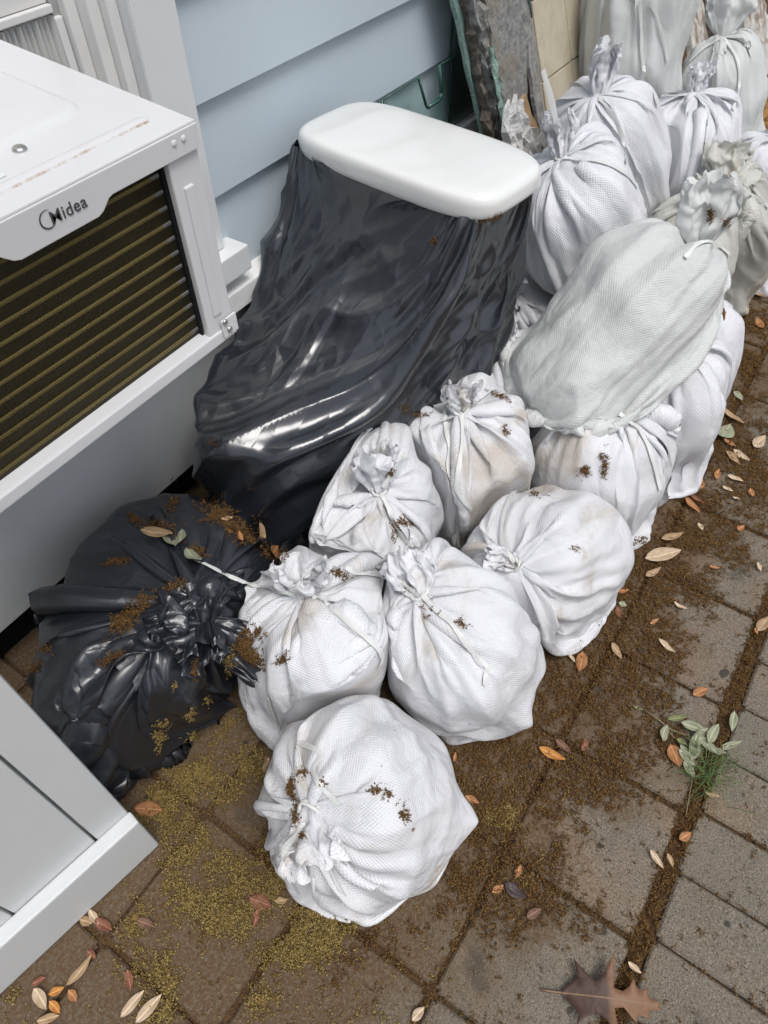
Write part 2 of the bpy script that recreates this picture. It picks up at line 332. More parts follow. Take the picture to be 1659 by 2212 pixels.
def sim_sack(seed,axes,center,axis,spin=0,cf=1.16,N=72,M=50,planes=(),slack=.97,expo=3.0,exb=2.3,
             steps=(90,36),grav=.0005,lump=.13,fine=True,pinch=.016,ear=.28,fric=.12,crum=.018,tieoff=(0,0),droop=0):
    rng=np.random.default_rng(seed)
    a,b,h=axes; R_=rot_to(axis,spin); ctr=np.array(center,float)
    circ=2*math.pi*math.sqrt((a*a+b*b)/2)*cf
    t=np.linspace(-math.pi/2,math.pi/2,200); e=np.where(t>0,2/expo,2/exb)
    r=np.cos(t).clip(0)**e; z=np.sign(np.sin(t))*np.abs(np.sin(t))**e
    rr=r*(a+b)/2*1.03; zz=z*h*1.02
    s=np.concatenate([[0],np.cumsum(np.hypot(np.diff(rr),np.diff(zz)))])
    L=s[-1]*slack; dv=L/(M-1); uu=np.linspace(0,1,M); rp_=np.interp(uu*s[-1],s,r*1.05); k0=int(np.argmax(rp_>.97)); rp_[k0:]=1; rp_*=1-.09*np.clip(1-uu/.55,0,1); du=(circ/N*np.maximum(rp_,.05)).astype(f32)
    th=np.arange(N)/N*2*math.pi
    x=np.zeros((3,N,M),f32)
    pk=rng.integers(11,16); phs=rng.uniform(0,6.28,8)
    tie=np.array([tieoff[0],tieoff[1],zz[-1]*(1.0-droop)],f32)[:,None]
    for j in range(M):
        u=j/(M-1); q=u*s[-1]; rj=np.interp(q,s,r*1.03); zj=np.interp(q,s,zz); rj=max(rj,pinch/a) if u>.5 else max(rj,.02)
        pl=.22*max(0,(u-.45)/.55)**1.3
        mod=1+pl*np.sin(pk*th+phs[0]+1.6*np.sin(2*th+phs[1])+.8*np.sin(5*th+phs[3]))+.02*np.sin(5*th+phs[2]+9*u)
        mod+=crum/a*np.sin(3*th+7*u+phs[4])*np.sin(11*u+2*np.sin(2*th)+phs[5])+crum/a*.7*np.sin(7*th-13*u+phs[6])*np.sin(23*u+phs[7]+2*np.sin(3*th))
        X=a*rj*np.cos(th)*mod; Y=b*rj*np.sin(th)*mod
        f=max(0,(u-.6)/.4)**2
        x[0,:,j]=X+tie[0,0]*f; x[1,:,j]=Y+tie[1,0]*f; x[2,:,j]=zj-droop*zz[-1]*f
    x+=rng.normal(0,.0015,x.shape)
    dirs=rng.normal(size=(24,3)); dirs/=np.linalg.norm(dirs,axis=1)[:,None]; amp=(rng.uniform(-1,.8,24)*lump).astype(f32); shp=rng.uniform(4,16,24).astype(f32)
    dirs=dirs.astype(f32); iax=(1/np.array([a,b,h],f32))[:,None,None]
    eshp=f32(75); ridge=f32(.018); rk=f32(rng.uniform(9,13)); rp=f32(rng.uniform(0,6))
    state={'lum':None}
    def fill(x,upd):
        q=np.abs(x*iax)
        ee=np.where(x[2]>0,f32(expo),f32(exb)); g=((q[0]**2.2+q[1]**2.2)**(ee/2.2)+q[2]**ee)**(1/ee)+1e-6
        if upd or state['lum'] is None:
            n=x*iax; n/=np.sqrt((n*n).sum(0))+1e-6
            sh=n.reshape(3,-1); zc=(sh[2]+.75).clip(0,.4)*2.5; state['lum']=(1+ear*(np.exp((sh[0]*.8-sh[2]*.6-1)*eshp)+np.exp((-sh[0]*.8-sh[2]*.6-1)*eshp))+zc*(amp@np.exp((dirs@sh-1)*shp[:,None]))+ridge*zc*np.sin(rk*sh[2]+1.5*np.sin(2*np.arctan2(sh[1],sh[0])+rp)+rp)).reshape(n.shape[1:])
        f=state['lum']/g; x*=np.maximum(f,1)
        return f>.985
    G=(R_.T@np.array([0,0,-1.0])).astype(f32)[:,None,None]
    PL=[]
    for n,d in planes:
        n=np.array(n,float); l=np.linalg.norm(n); PL.append(((R_.T@(n/l)).astype(f32),f32(d/l-(n/l)@ctr)))
    for level in range(2 if fine else 1):
        if level==1:
            x=upres(x); N*=2; M=2*M-1; du=np.interp(np.arange(M)/2,np.arange(len(du)),du).astype(f32)/2; dv/=2; state['lum']=None
            x+=rng.normal(0,.0004,x.shape).astype(f32)
        v=np.zeros_like(x); gg=f32(grav*(1 if level==0 else .4))
        ring=(pinch*(.8+.2*np.sin(7*np.arange(N)/N*6.283+1))).astype(f32)
        i=np.arange(1,N//2)
        for st in range(steps[level]):
            old=x.copy(); v*=.85; x+=v; x+=G*gg
            for it in range(3):
                relax(x,du,dv,.35,.5 if level==0 else .3,.80 if level==0 else .86)
                x[:,:,0]=x[:,:,0].mean(1)[:,None]
                for jj in ((M-1,) if level==0 else (M-2,M-1)):
                    q=x[:,:,jj]-tie; q[2]*=.3; l=np.sqrt((q*q).sum(0))+1e-6; x[:,:,jj]=tie+q*np.minimum(1,ring/l)
            con=fill(x,st%8==0)
            for n,d in PL:
                s_=np.minimum(np.tensordot(n,x,1)-d,0); x-=n[:,None,None]*s_
            v=x-old; np.clip(v,-.006,.006,out=v); v*=np.where(con,fric,1)
    near=np.zeros(x.shape[1:],bool)
    for n,d in PL[1:]: near|=(np.tensordot(n,x,1)-d)<.006
    def lap(x): 
        y=x.copy(); y[:,:,1:-1]=.25*(np.roll(x,1,1)+np.roll(x,-1,1))[:,:,1:-1]+.25*(x[:,:,2:]+x[:,:,:-2]); return y
    for k in range(8):
        y=lap(x); x=np.where(near,y,x if k else .55*x+.45*y)
    w=np.tensordot(R_.astype(f32),x,1).transpose(1,2,0)+ctr.astype(f32)
    return w, ctr+R_@tie[:,0], R_
def cells(U,V,per,hgt,n,seed,warp,su=1.0,sv=1.0,rotk=0.0):
    """distance to the nearest of n scattered points on a sheet (periodic in U): creases run along its ridges"""
    rng=np.random.default_rng(seed); ph=rng.uniform(0,6.28,6)
    w=2*math.pi/per
    U2=U+warp*(np.sin(2*w*U+ph[0]+5*V/hgt)+.6*np.sin(5*w*U+ph[1]-7*V/hgt)); V2=V+warp*(np.sin(3*w*U+ph[2]+4*V/hgt)+.6*np.sin(6*w*U+ph[3]+9*V/hgt))
    pu=rng.uniform(0,per,n); pv=rng.uniform(-.05*hgt,1.05*hgt,n); best=np.full(U.shape,9.0,f32)
    for a,b in zip(pu,pv):
        d=(U2-a+per/2)%per-per/2; e=V2-b; d2=d+rotk*e
        np.minimum(best,np.sqrt((d2*su)**2+(e*sv)**2).astype(f32),out=best)
    return best
def surf_normals(x,per=True):
    if per: di=np.roll(x,-1,0)-np.roll(x,1,0)
    else: di=np.gradient(x,axis=0)
    dj=np.gradient(x,axis=1); n=np.cross(di,dj); return n/np.linalg.norm(n,axis=2)[...,None].clip(1e-9)
def up_world(x):
    return upres(np.ascontiguousarray(x.transpose(2,0,1))).transpose(1,2,0)
def crumple(x,per,hgt,spec,fade=None,outward=None):
    """spec: list of (cells, amplitude, warp, su, sv, shear)"""
    N,Mm,_=x.shape; U,V=np.meshgrid(np.arange(N)/N*per,np.arange(Mm)/(Mm-1)*hgt,indexing='ij'); h=np.zeros((N,Mm),f32)
    for q,(n,a,wp,su,sv,sk) in enumerate(spec):
        d=cells(U,V,per,hgt,n,int(1000*abs(float(x[0,0,0])))+17*q+n,wp,su,sv,sk); h+=a*(d-d.mean())
    if fade is not None: h*=fade
    n=surf_normals(x); c=x.reshape(-1,3).mean(0)
    if ((x-c)*n).sum()<0: n=-n
    return (x+n*h[...,None]).astype(f32)
def fan(seed,origin,dirv,side,length,w0=.013,w1=.045,thick=.012,N=112,M=26,droop=(0,0,0),jag=.004,cr=1.0):
    """crumpled fan of sack cloth above the tie"""
    rng=np.random.default_rng(seed)
    d=np.array(dirv,float); d/=np.linalg.norm(d); s=np.array(side,float); s-=d*(s@d); s/=np.linalg.norm(s); n=np.cross(d,s)
    u=np.arange(N)/N*2*math.pi; ph=rng.uniform(0,6.28,14)
    U,V=np.meshgrid(u,np.linspace(0,1,M),indexing='ij')
    top=1+.10*np.sin(2*U+ph[0])+.06*np.sin(3*U+ph[1])+jag/length*(np.sin(13*U+ph[2])+.8*np.sin(29*U+ph[12]))
    L=V*length*(1+(top-1)*V)
    w=w0+(w1-w0)*np.sin(V*1.9)**.8*(1+.10*np.sin(5*V+ph[3])); t=w0*.8+(thick-w0*.8)*V**.6
    am=.0012+.0060*V**.7
    a=w*np.cos(U)+am*.6*np.sin(9*U+ph[8]+3*V)
    b=t*np.sin(U)+am*np.sin(6*U+ph[4]+1.2*V)+am*.8*np.sin(11*U+ph[5]-1.5*V+np.sin(2*U))
    P=np.array(origin)+L[...,None]*d+a[...,None]*s+b[...,None]*n
    P=P+np.array(droop)*(V**2)[...,None]
    per=.32; Um,Vm=U/6.2832*per,V*length
    h=cr*(.55*(cells(Um,Vm,per,length,34,seed,.008)-.018)+.45*(cells(Um,Vm,per,length,110,seed+1,.003)-.009))*np.clip(V*2.2,0,1)
    nn=surf_normals(P); P=P+nn*h[...,None]
    P=P+(np.sin(7*V+ph[9])*V)[...,None]*s*.004+(np.sin(6*V+ph[10])*V)[...,None]*n*.006
    return P.astype(f32)
# ---------------------------------------------------------------- ground and pavers
ground=link('ground',pyd('ground',[(-30,-30,-.011),(30,-30,-.011),(30,30,-.011),(-30,30,-.011)],[(0,1,2,3)]),M['soil']); tag(ground,kind='structure')
def paver_mesh(sx,sy,seed):
    rng=random.Random(seed); bm=bmesh.new(); add_box(bm,(-sx/2,-sy/2,-.05),(sx/2,sy/2,0))
    for v in bm.verts: v.co.x+=rng.uniform(-.002,.002); v.co.y+=rng.uniform(-.002,.002)
    bmesh.ops.recalc_face_normals(bm,faces=bm.faces[:])
    ve=[e for e in bm.edges if abs(e.verts[0].co.z-e.verts[1].co.z)>.02]
    bmesh.ops.bevel(bm,geom=ve,offset=.006,segments=2,affect='EDGES')
    te=[e for e in bm.edges if min(v.co.z for v in e.verts)>-.01]
    bmesh.ops.bevel(bm,geom=te,offset=.004,segments=1,affect='EDGES')
    return bm_mesh('paver',bm)
PX0,PY0,PS=.150,.032,.2515
pm=[paver_mesh(PS-.010,PS-.010,k) for k in range(5)]; bmsh=[paver_mesh(PS/2-.004,.236,k+9) for k in range(4)]
def put_paver(me,x,y):
    o=link('paver',me,M['paver'],ground); o.location=(x,y,random.uniform(-.0022,.0012)); o.rotation_euler=(random.uniform(-.006,.006),random.uniform(-.006,.006),random.uniform(-.008,.008)); return o
for i in range(-3,18):
    for j in range(-1,5):
        xx=PX0+(i+.5)*PS; yy=PY0+(j+.5)*PS
        if j==-1: yy-=.003
        if xx>3.6 and j>2: continue
        put_paver(random.choice(pm),xx+random.uniform(-.003,.003),yy+random.uniform(-.003,.003))
for i in range(-6,34):
    put_paver(random.choice(bmsh),PX0+.020+(i+.5)*PS/2,-.247-.118+random.uniform(-.002,.002))
for i in range(-3,14):
    for j in range(2): put_paver(random.choice(pm),PX0+.06+(i+.5)*PS,-.247-.245-PS*(j+.5))
# ---------------------------------------------------------------- house wall
WY=1.10
house=empty('house_wall',(2,WY,0),'pale blue lap-sided house wall with white trim behind the pile of bags','house wall')
zs=[.524+.1745*k for k in range(14)]
def siding(x0,x1,z):
    zt=z+.1745+.02
    prism('siding_board',[(WY-.017,z),(WY-.006,z-.001),(WY+.012,zt),(WY+.003,zt)],0,x0,x1,M['siding'],house,.0012)
for k,z in enumerate(zs):
    cuts=[.967,2.9+((k*37)%5)*.28,6.2]
    for a,b in zip(cuts[:-1],cuts[1:]): siding(a+.001,b-.001,z)
    siding(-2.0,-.062,z)
box('wall_core',(-2.2,WY+.014,.10),(6.2,WY+.03,.50),M['dark'],house,0)
box('wall_core',(.97,WY+.014,.50),(6.2,WY+.03,2.98),M['siding'],house,0)
box('wall_core',(-2.2,WY+.014,.50),(-.065,WY+.03,2.98),M['siding'],house,0)
box('wall_core',(-.065,WY+.014,2.05),(.97,WY+.03,2.98),M['siding'],house,0)
# water table and skirt
prism('water_table_trim',[(WY-.062,.468),(WY+.01,.468),(WY+.01,.528),(WY-.062,.516)],0,-2.2,6.2,M['whitedirty'],house,.003)
box('skirt_panel',(-2.2,WY-.014,.125),(1.01,WY+.006,.466),M['skirt'],house,.002)
box('skirt_panel',(1.014,WY+.0,.10),(6.2,WY+.012,.466),M['skirt'],house,.002)
box('footing',(-2.2,WY+.04,-.05),(6.2,WY+.3,.2),M['dark'],house,0)
# window in the wall
window=link('window',bpy.data.meshes.new('window'),M['white']); keep(window,house)
bm=bmesh.new()
for lo,hi in (((.868,WY-.035,.605),(.966,WY+.02,2.05)),((-.062,WY-.035,.605),(.036,WY+.02,2.05)),((.036,WY-.035,1.95),(.868,WY+.02,2.05))): add_box(bm,lo,hi)
bmesh.ops.recalc_face_normals(bm,faces=bm.faces[:]); bmesh.ops.bevel(bm,geom=bm.edges[:],offset=.002,segments=2,affect='EDGES'); bm.to_mesh(window.data); bm.free()
def wpart(n,lo,hi,mat,bev=.002):
    o=box(n,lo,hi,mat,None,bev); o.parent=window; return o
wpart('sill',(-.10,WY-.068,.548),(1.002,WY+.06,.604),M['white'],.003)
wpart('jamb',(.846,WY-.010,.605),(.867,WY+.11,1.95),M['vinyl']); wpart('jamb',(.037,WY-.010,.605),(.058,WY+.11,1.95),M['vinyl'])
wpart('track_stop',(.822,WY+.006,.605),(.8455,WY+.11,1.95),M['vinyl'],.004); wpart('track_stop',(.800,WY+.03,.605),(.8215,WY+.11,1.95),M['vinyl'],.003)
wpart('track_groove',(.786,WY+.046,.605),(.7995,WY+.11,1.95),M['vinyldark'],.001)
wpart('track_stop',(.0585,WY+.006,.605),(.09,WY+.11,1.95),M['vinyl'],.004)
wpart('sash_rail',(.09,WY+.048,1.070),(.785,WY+.088,1.125),M['vinyl'],.004); wpart('sash_lip',(.09,WY+.040,1.058),(.785,WY+.080,1.0695),M['vinyl'],.002)
wpart('sash_panel',(.10,WY+.060,1.126),(.784,WY+.080,1.94),M['vinyl'],.001)
wpart('room_behind',(.06,WY+.112,.60),(.868,WY+.12,1.95),M['dark'],0)
# ---------------------------------------------------------------- air conditioner in the window
AX1,AX0,AY,AZ0,AZ1=.628,.150,.705,.742,1.047
ac=empty('air_conditioner',((AX0+AX1)/2,.9,AZ0),'white window air conditioner with dark olive condenser coil sticking out of the wall','air conditioner')
TILT=.085
def acz(o):   # cabinet hangs slightly lower at its outer end
    for v in o.data.vertices: v.co.z+=(v.co.y-AY)*TILT
    return o
def acbox(n,lo,hi,mat,bev=.002,seg=2,parent=None): 
    o=acz(box(n,lo,hi,mat,ac,bev,seg)); return o
acbox('cabinet',(AX0+.002,AY+.062,AZ0+.01),(AX1-.002,AY+.46,AZ1-.004),M['enamel'],.003)
# top cover with fascia and logo tab
TC=.0035
acbox('top_cover',(AX0-.001,AY-.003,AZ1-.004),(AX1+.001,AY+.462,AZ1),M['enamel'],.0018)
fas=[(AX0,AZ1-.0035),(AX1+.0012,AZ1-.0035),(AX1+.0012,AZ1-.026),(AX1-.006,AZ1-.032),(.560,AZ1-.032),(.484,AZ1-.032),(.478,AZ1-.034),(.466,AZ1-.044),(.458,AZ1-.047),(.352,AZ1-.047),(.343,AZ1-.044),(.331,AZ1-.034),(.325,AZ1-.032),(AX0,AZ1-.032)]
f_=acz(prism('fascia',fas,1,AY-.0045,AY-.0005,M['enamel'],ac,.0011))
acbox('front_post',(AX1-.052,AY+.001,AZ0+.004),(AX1,AY+.012,AZ1-.026),M['enamel'],.0025)
acbox('front_post',(AX0,AY+.001,AZ0+.004),(AX0+.045,AY+.012,AZ1-.026),M['enamel'],.0025)
acbox('post_rib',(AX1-.037,AY-.0025,AZ0+.045),(AX1-.021,AY+.003,AZ1-.070),M['enamel'],.0024,3)
acbox('side_panel',(AX1-.006,AY+.0125,AZ0+.004),(AX1+.0005,AY+.45,AZ1-.0045),M['enamel'],.001)
acbox('base_pan',(AX0-.002,AY-.002,AZ0-.004),(AX1+.002,AY+.46,AZ0+.017),M['enamel'],.004,3)
acbox('bracket_plate',(AX1-.030,AY-.006,AZ0+.004),(AX1+.001,AY-.0025,AZ0+.034),M['enamel'],.0016)
for zz_ in (AZ0+.030,AZ0+.014):
    bm=bmesh.new(); bmesh.ops.create_uvsphere(bm,u_segments=14,v_segments=8,radius=.0052); bmesh.ops.scale(bm,vec=(1,.55,1),verts=bm.verts)
    bmesh.ops.translate(bm,vec=(AX1-.024+(.0 if zz_>AZ0+.02 else .006),AY-.007,zz_),verts=bm.verts); s_=keep(link('screw',bm_mesh('screw',bm,True),M['screw']),ac)
# embossed top: a raised pad, a raised bead, rivets
def emboss(name,x0,x1,y0,y1,r,h,mat='enamel'):
    bm=bmesh.new(); ring=[]
    for cx,cy,a0 in ((x1-r,y1-r,0),(x0+r,y1-r,90),(x0+r,y0+r,180),(x1-r,y0+r,270)):
        for k in range(7): a=math.radians(a0+k*15); ring.append((cx+r*math.cos(a),cy+r*math.sin(a)))
    n=len(ring); cx,cy=(x0+x1)/2,(y0+y1)/2; lay=[]
    for ins,z in ((0,-.0005),(.003,h*.55),(.007,h*.95),(.012,h)):
        lay.append([bm.verts.new((x-np.sign(x-cx)*min(ins,abs(x-cx)*.9),y-np.sign(y-cy)*min(ins,abs(y-cy)*.9),AZ1+z)) for x,y in ring])
    for A,B in zip(lay[:-1],lay[1:]):
        for i in range(n): bm.faces.new((A[i],A[(i+1)%n],B[(i+1)%n],B[i]))
    bm.faces.new(lay[-1]); bmesh.ops.recalc_face_normals(bm,faces=bm.faces[:])
    return acz(keep(link(name,bm_mesh(name,bm,True),M[mat]),ac))
emboss('raised_pad',.20,.565,AY+.105,AY+.36,.028,.0055); emboss('raised_bead',.20,.595,AY+.030,AY+.050,.0095,.0030,'enamelrust')
bm=bmesh.new(); bmesh.ops.create_uvsphere(bm,u_segments=16,v_segments=8,radius=.0085); bmesh.ops.scale(bm,vec=(1,1,.5),verts=bm.verts); bmesh.ops.translate(bm,vec=(.450,AY+.090,AZ1+.001),verts=bm.verts); acz(keep(link('rivet',bm_mesh('rivet',bm,True),M['screw']),ac))
for dx in (.0,.016):
    bm=bmesh.new(); bmesh.ops.create_uvsphere(bm,u_segments=12,v_segments=8,radius=.0042); bmesh.ops.scale(bm,vec=(1,.4,1),verts=bm.verts); bmesh.ops.translate(bm,vec=(AX1-.040+dx,AY-.0048,AZ1-.014),verts=bm.verts); keep(link('dimple',bm_mesh('dimple',bm,True),M['enamel']),ac)
acbox('rating_label',(.30,AY+.056,AZ1+.0006),(.405,AY+.098,AZ1+.0011),M['label'],0)
for k in range(2): acbox('label_print',(.305,AY+.062+k*.014,AZ1+.0012),(.400,AY+.069+k*.014,AZ1+.0017),M['blueink'],0)
# condenser coil
def coil_mat():
    m,nt,p=nodes('coil_fins'); b=NB(nt); v=b.n('NewGeometry').outputs['Position']; sp=b.n('SeparateXYZ',{'Vector':v})
    st=b.math('SINE',b.math('MULTIPLY',sp.outputs[0],2*math.pi/.0022)); b.link(b.bump(st,.0012,1),p.inputs['Normal'])
    n=b.noise(v,14,4); c=b.mix(n,(.050,.041,.017),(.088,.073,.032)); c=b.mix(b.math('MULTIPLY',b.ramp(st,.2,.9),.5),c,(.012,.010,.006)); b.link(c,p.inputs['Base Color'])
    p.inputs['Roughness'].default_value=.42; p.inputs['Metallic'].default_value=.35
    return m
M['coil']=coil_mat()
def tube_mat():
    m,nt,p=nodes('coil_tube'); b=NB(nt); v=b.n('NewGeometry').outputs['Position']; sp=b.n('SeparateXYZ',{'Vector':v})
    st=b.math('SINE',b.math('MULTIPLY',sp.outputs[0],2*math.pi/.0022)); b.link(b.bump(st,.0010,1),p.inputs['Normal'])
    end=b.ramp(sp.outputs[0],AX1-.072,AX1-.066); c=b.mix(end,(.36,.285,.10),(.42,.42,.41)); c=b.mix(b.math('MULTIPLY',b.ramp(st,.1,.9),.55),c,(.05,.04,.015)); b.link(c,p.inputs['Base Color'])
    p.inputs['Roughness'].default_value=.38; p.inputs['Metallic'].default_value=.5
    return m
M['ctube']=tube_mat()
coil=acbox('condenser_coil',(AX0+.045,AY+.020,AZ0+.015),(AX1-.052,AY+.055,AZ1-.02),M['coil'],0)
for k in range(15):
    z=AZ0+.028+k*.0205
    if z<AZ1-.022: 
        t_=tube('coil_tube',[(AX0+.045,AY+.0218,z),(AX1-.053,AY+.0218,z)],.0036,M['ctube'],None,8)
        t_.parent=coil
acbox('coil_end_plate',(AX1-.0555,AY+.0125,AZ0+.015),(AX1-.0522,AY+.056,AZ1-.02),M['dark'],0)
acbox('coil_shroud',(AX0+.045,AY+.012,AZ1-.030),(AX1-.0525,AY+.056,AZ1-.0205),M['dark'],0)
# logo: swoosh ring and lettering
def text_mesh(txt,size,mat_rows,mat,name,parent):
    cu=bpy.data.curves.new(name,'FONT'); cu.body=txt; cu.size=size; cu.extrude=.0003; cu.space_character=1.06; cu.offset=.00005
    o=bpy.data.objects.new(name,cu); COL.objects.link(o); dg=bpy.context.evaluated_depsgraph_get(); me=bpy.data.meshes.new_from_object(o.evaluated_get(dg)); bpy.data.objects.remove(o)
    me.transform(mat_rows); q=link(name,me,mat); return keep(q,parent)
# face looks towards -y : text x axis = +x world, up = +z
TM=Matrix(((1,0,0,.399),(0,0,-1,AY-.0052),(0,1,0,AZ1-.030),(0,0,0,1)))
tm=text_mesh('Midea',.0195,TM@Matrix(((1,.0,0,0),(0,1,0,0),(0,0,1,0),(0,0,0,1))),M['ink'],'logo_lettering',ac)
bm=bmesh.new(); A=[];B=[]
for k in range(31):
    a=math.radians(60+k*9.2); w=.0013*math.sin(math.pi*(k+.6)/32)+.0003; cx,cz,r=.3965,AZ1-.0225,.0095
    A.append(bm.verts.new((cx+(r+w*.6)*math.cos(a),AY-.0053,cz+(r+w*.6)*math.sin(a)))); B.append(bm.verts.new((cx+(r-w*.6)*math.cos(a),AY-.0053,cz+(r-w*.6)*math.sin(a))))
for k in range(30): bm.faces.new((A[k],A[k+1],B[k+1],B[k]))
bmesh.ops.recalc_face_normals(bm,faces=bm.faces[:]); sw=keep(link('logo_swoosh',bm_mesh('logo_swoosh',bm),M['ink']),ac)
# accordion side curtain in the window opening
V=[];F=[]; n=30
for k in range(n+1):
    x=AX1+.004+(.150)*k/n; y=WY+.052+(.010 if k%2 else -.006)+(-.004 if k%6==0 else 0)
    V+=[(x,y,AZ0+.0),(x,y,1.055)]
for k in range(n): F.append((2*k,2*k+2,2*k+3,2*k+1))
keep(link('accordion_curtain',pyd('accordion_curtain',V,F),M['vinyl']),ac)
acc=box('curtain_frame',(AX1+.155,WY+.040,AZ0),(AX1+.170,WY+.06,1.052),M['vinyl'],ac,.003)
# ---------------------------------------------------------------- plank screen at lower left
R0=gz(346,1826); sd=R0-gz(0,2152); sd/=np.linalg.norm(sd); sn=np.array([sd[1],-sd[0],0])    # along the screen / out of its face
screen=empty('plank_screen',tuple(R0-sd*.4),'white painted plank screen with a bottom rail standing at the lower left','screen')
def sbox(name,a,b,d0,d1,z0,z1,mat,bev=.003,skew=0):
    bm=bmesh.new(); add_box(bm,(a,d0,z0),(b,d1,z1)); bmesh.ops.recalc_face_normals(bm,faces=bm.faces[:]); me=bm_mesh(name,bm,False,bev,2)
    o=link(name,me,mat,screen); o.matrix_parent_inverse=Matrix.Identity(4)
    o.matrix_local=Matrix(((sd[0],sn[0],0,R0[0]-screen.location[0]),(sd[1],sn[1],0,R0[1]-screen.location[1]),(0,0,1,0),(0,0,0,1))); return o
def salong(u,v,z,doff): # distance along the screen of a pixel that lies on its face
    d=ray(u,v); t=((R0+sn*doff-CP)@sn)/(d@sn); return (CP+t*d-R0)@sd, (CP+t*d)[2]
g1=salong(211,1819,0,-.028)[0]; g2=salong(31,1978,0,-.028)[0]
edges=[-.004,g1,g2,g2-(g1-g2),g2-2*(g1-g2)]
for k in range(4): sbox('board',edges[k+1]+.0022,edges[k]-.0022*(k>0),-.050,-.028-.001*(k%2),.004,1.02,M['plank'],.0025)
zt=salong(305,1771,0,0)[1]; print('SCREEN',R0,sd,zt,g1,g2)
sbox('bottom_rail',edges[4],.0,-.0275,.0,.003,zt,M['plank'],.004)
sbox('back_rail',edges[4],-.01,-.09,-.0505,.10,.19,M['plank'],.003); sbox('back_rail',edges[4],-.01,-.09,-.0505,.80,.89,M['plank'],.003); sbox('stile',-.10,-.02,-.128,-.0905,.0,.98,M['plank'],.003)
# ---------------------------------------------------------------- toilet under black film
TO=np.array([1.350,.772,0]); ang=math.radians(173)         # tank back centre, bowl direction
tf=np.array([math.cos(ang),math.sin(ang),0]); tl=np.array([tf[1],-tf[0],0])   # forward (bowl), lateral (towards the yard)
if tl[1]>0: tl=-tl
def T(x,y,z): return TO+tf*x+tl*y+np.array([0,0,z])
toilet=empty('toilet',tuple(TO),'white porcelain toilet standing against the wall, only its tank lid uncovered','toilet')
def ringmesh(name,rings,mat,sub=2,capb=True):
    V=[];F=[];n=len(rings[0])
    for r in rings: V+=[T(*p) for p in r]
    for k in range(len(rings)-1):
        for i in range(n): F.append((k*n+i,k*n+(i+1)%n,(k+1)*n+(i+1)%n,(k+1)*n+i))
    F.append(tuple(range(n))[::-1]); F.append(tuple(range((len(rings)-1)*n,len(rings)*n)))
    me=pyd(name,V,F,True); bm=bmesh.new(); bm.from_mesh(me); bmesh.ops.recalc_face_normals(bm,faces=bm.faces[:]); bm.to_mesh(me); bm.free()
    o=link(name,me,mat); keep(o,toilet)
    if sub: subsurf(o,sub)
    return o
def srect(cx,cy,hx,hy,z,e=5,n=40,cut=0):
    P=[]
    for k in range(n):
        a=k/n*2*math.pi; c,s_=math.cos(a),math.sin(a)
        P.append((cx+hx*np.sign(c)*abs(c)**(2/e),cy+hy*np.sign(s_)*abs(s_)**(2/e),z))
    return P
LZ=.735; LC=(.100,.012)
lid=[(.96,0),(.985,.002),(1,.010),(1,.024),(.992,.034),(.965,.0425),(.91,.047),(.80,.049),(.55,.0515),(.25,.0525),(.02,.053)]
ringmesh('tank_lid',[srect(LC[0],LC[1],.128*s_ if s_>.9 else .128*s_-.0,.258*s_,LZ+h_,4.2 if s_>.7 else 3.2) for s_,h_ in lid],M['porcelain'],2)
ringmesh('tank',[srect(.10,0,.098*q,.222*q,z,6) for q,z in ((.80,.40),(.83,.42),(.94,.68),(.97,.732))],M['porcelain'],1)
ringmesh('bowl',[srect(x,0,a,b_,z,2.3) for x,a,b_,z in ((.36,.22,.10,.0),(.36,.23,.105,.03),(.40,.19,.09,.15),(.42,.24,.13,.30),(.44,.262,.160,.365),(.44,.262,.160,.385),(.44,.22,.13,.39))],M['porcelain'],1)
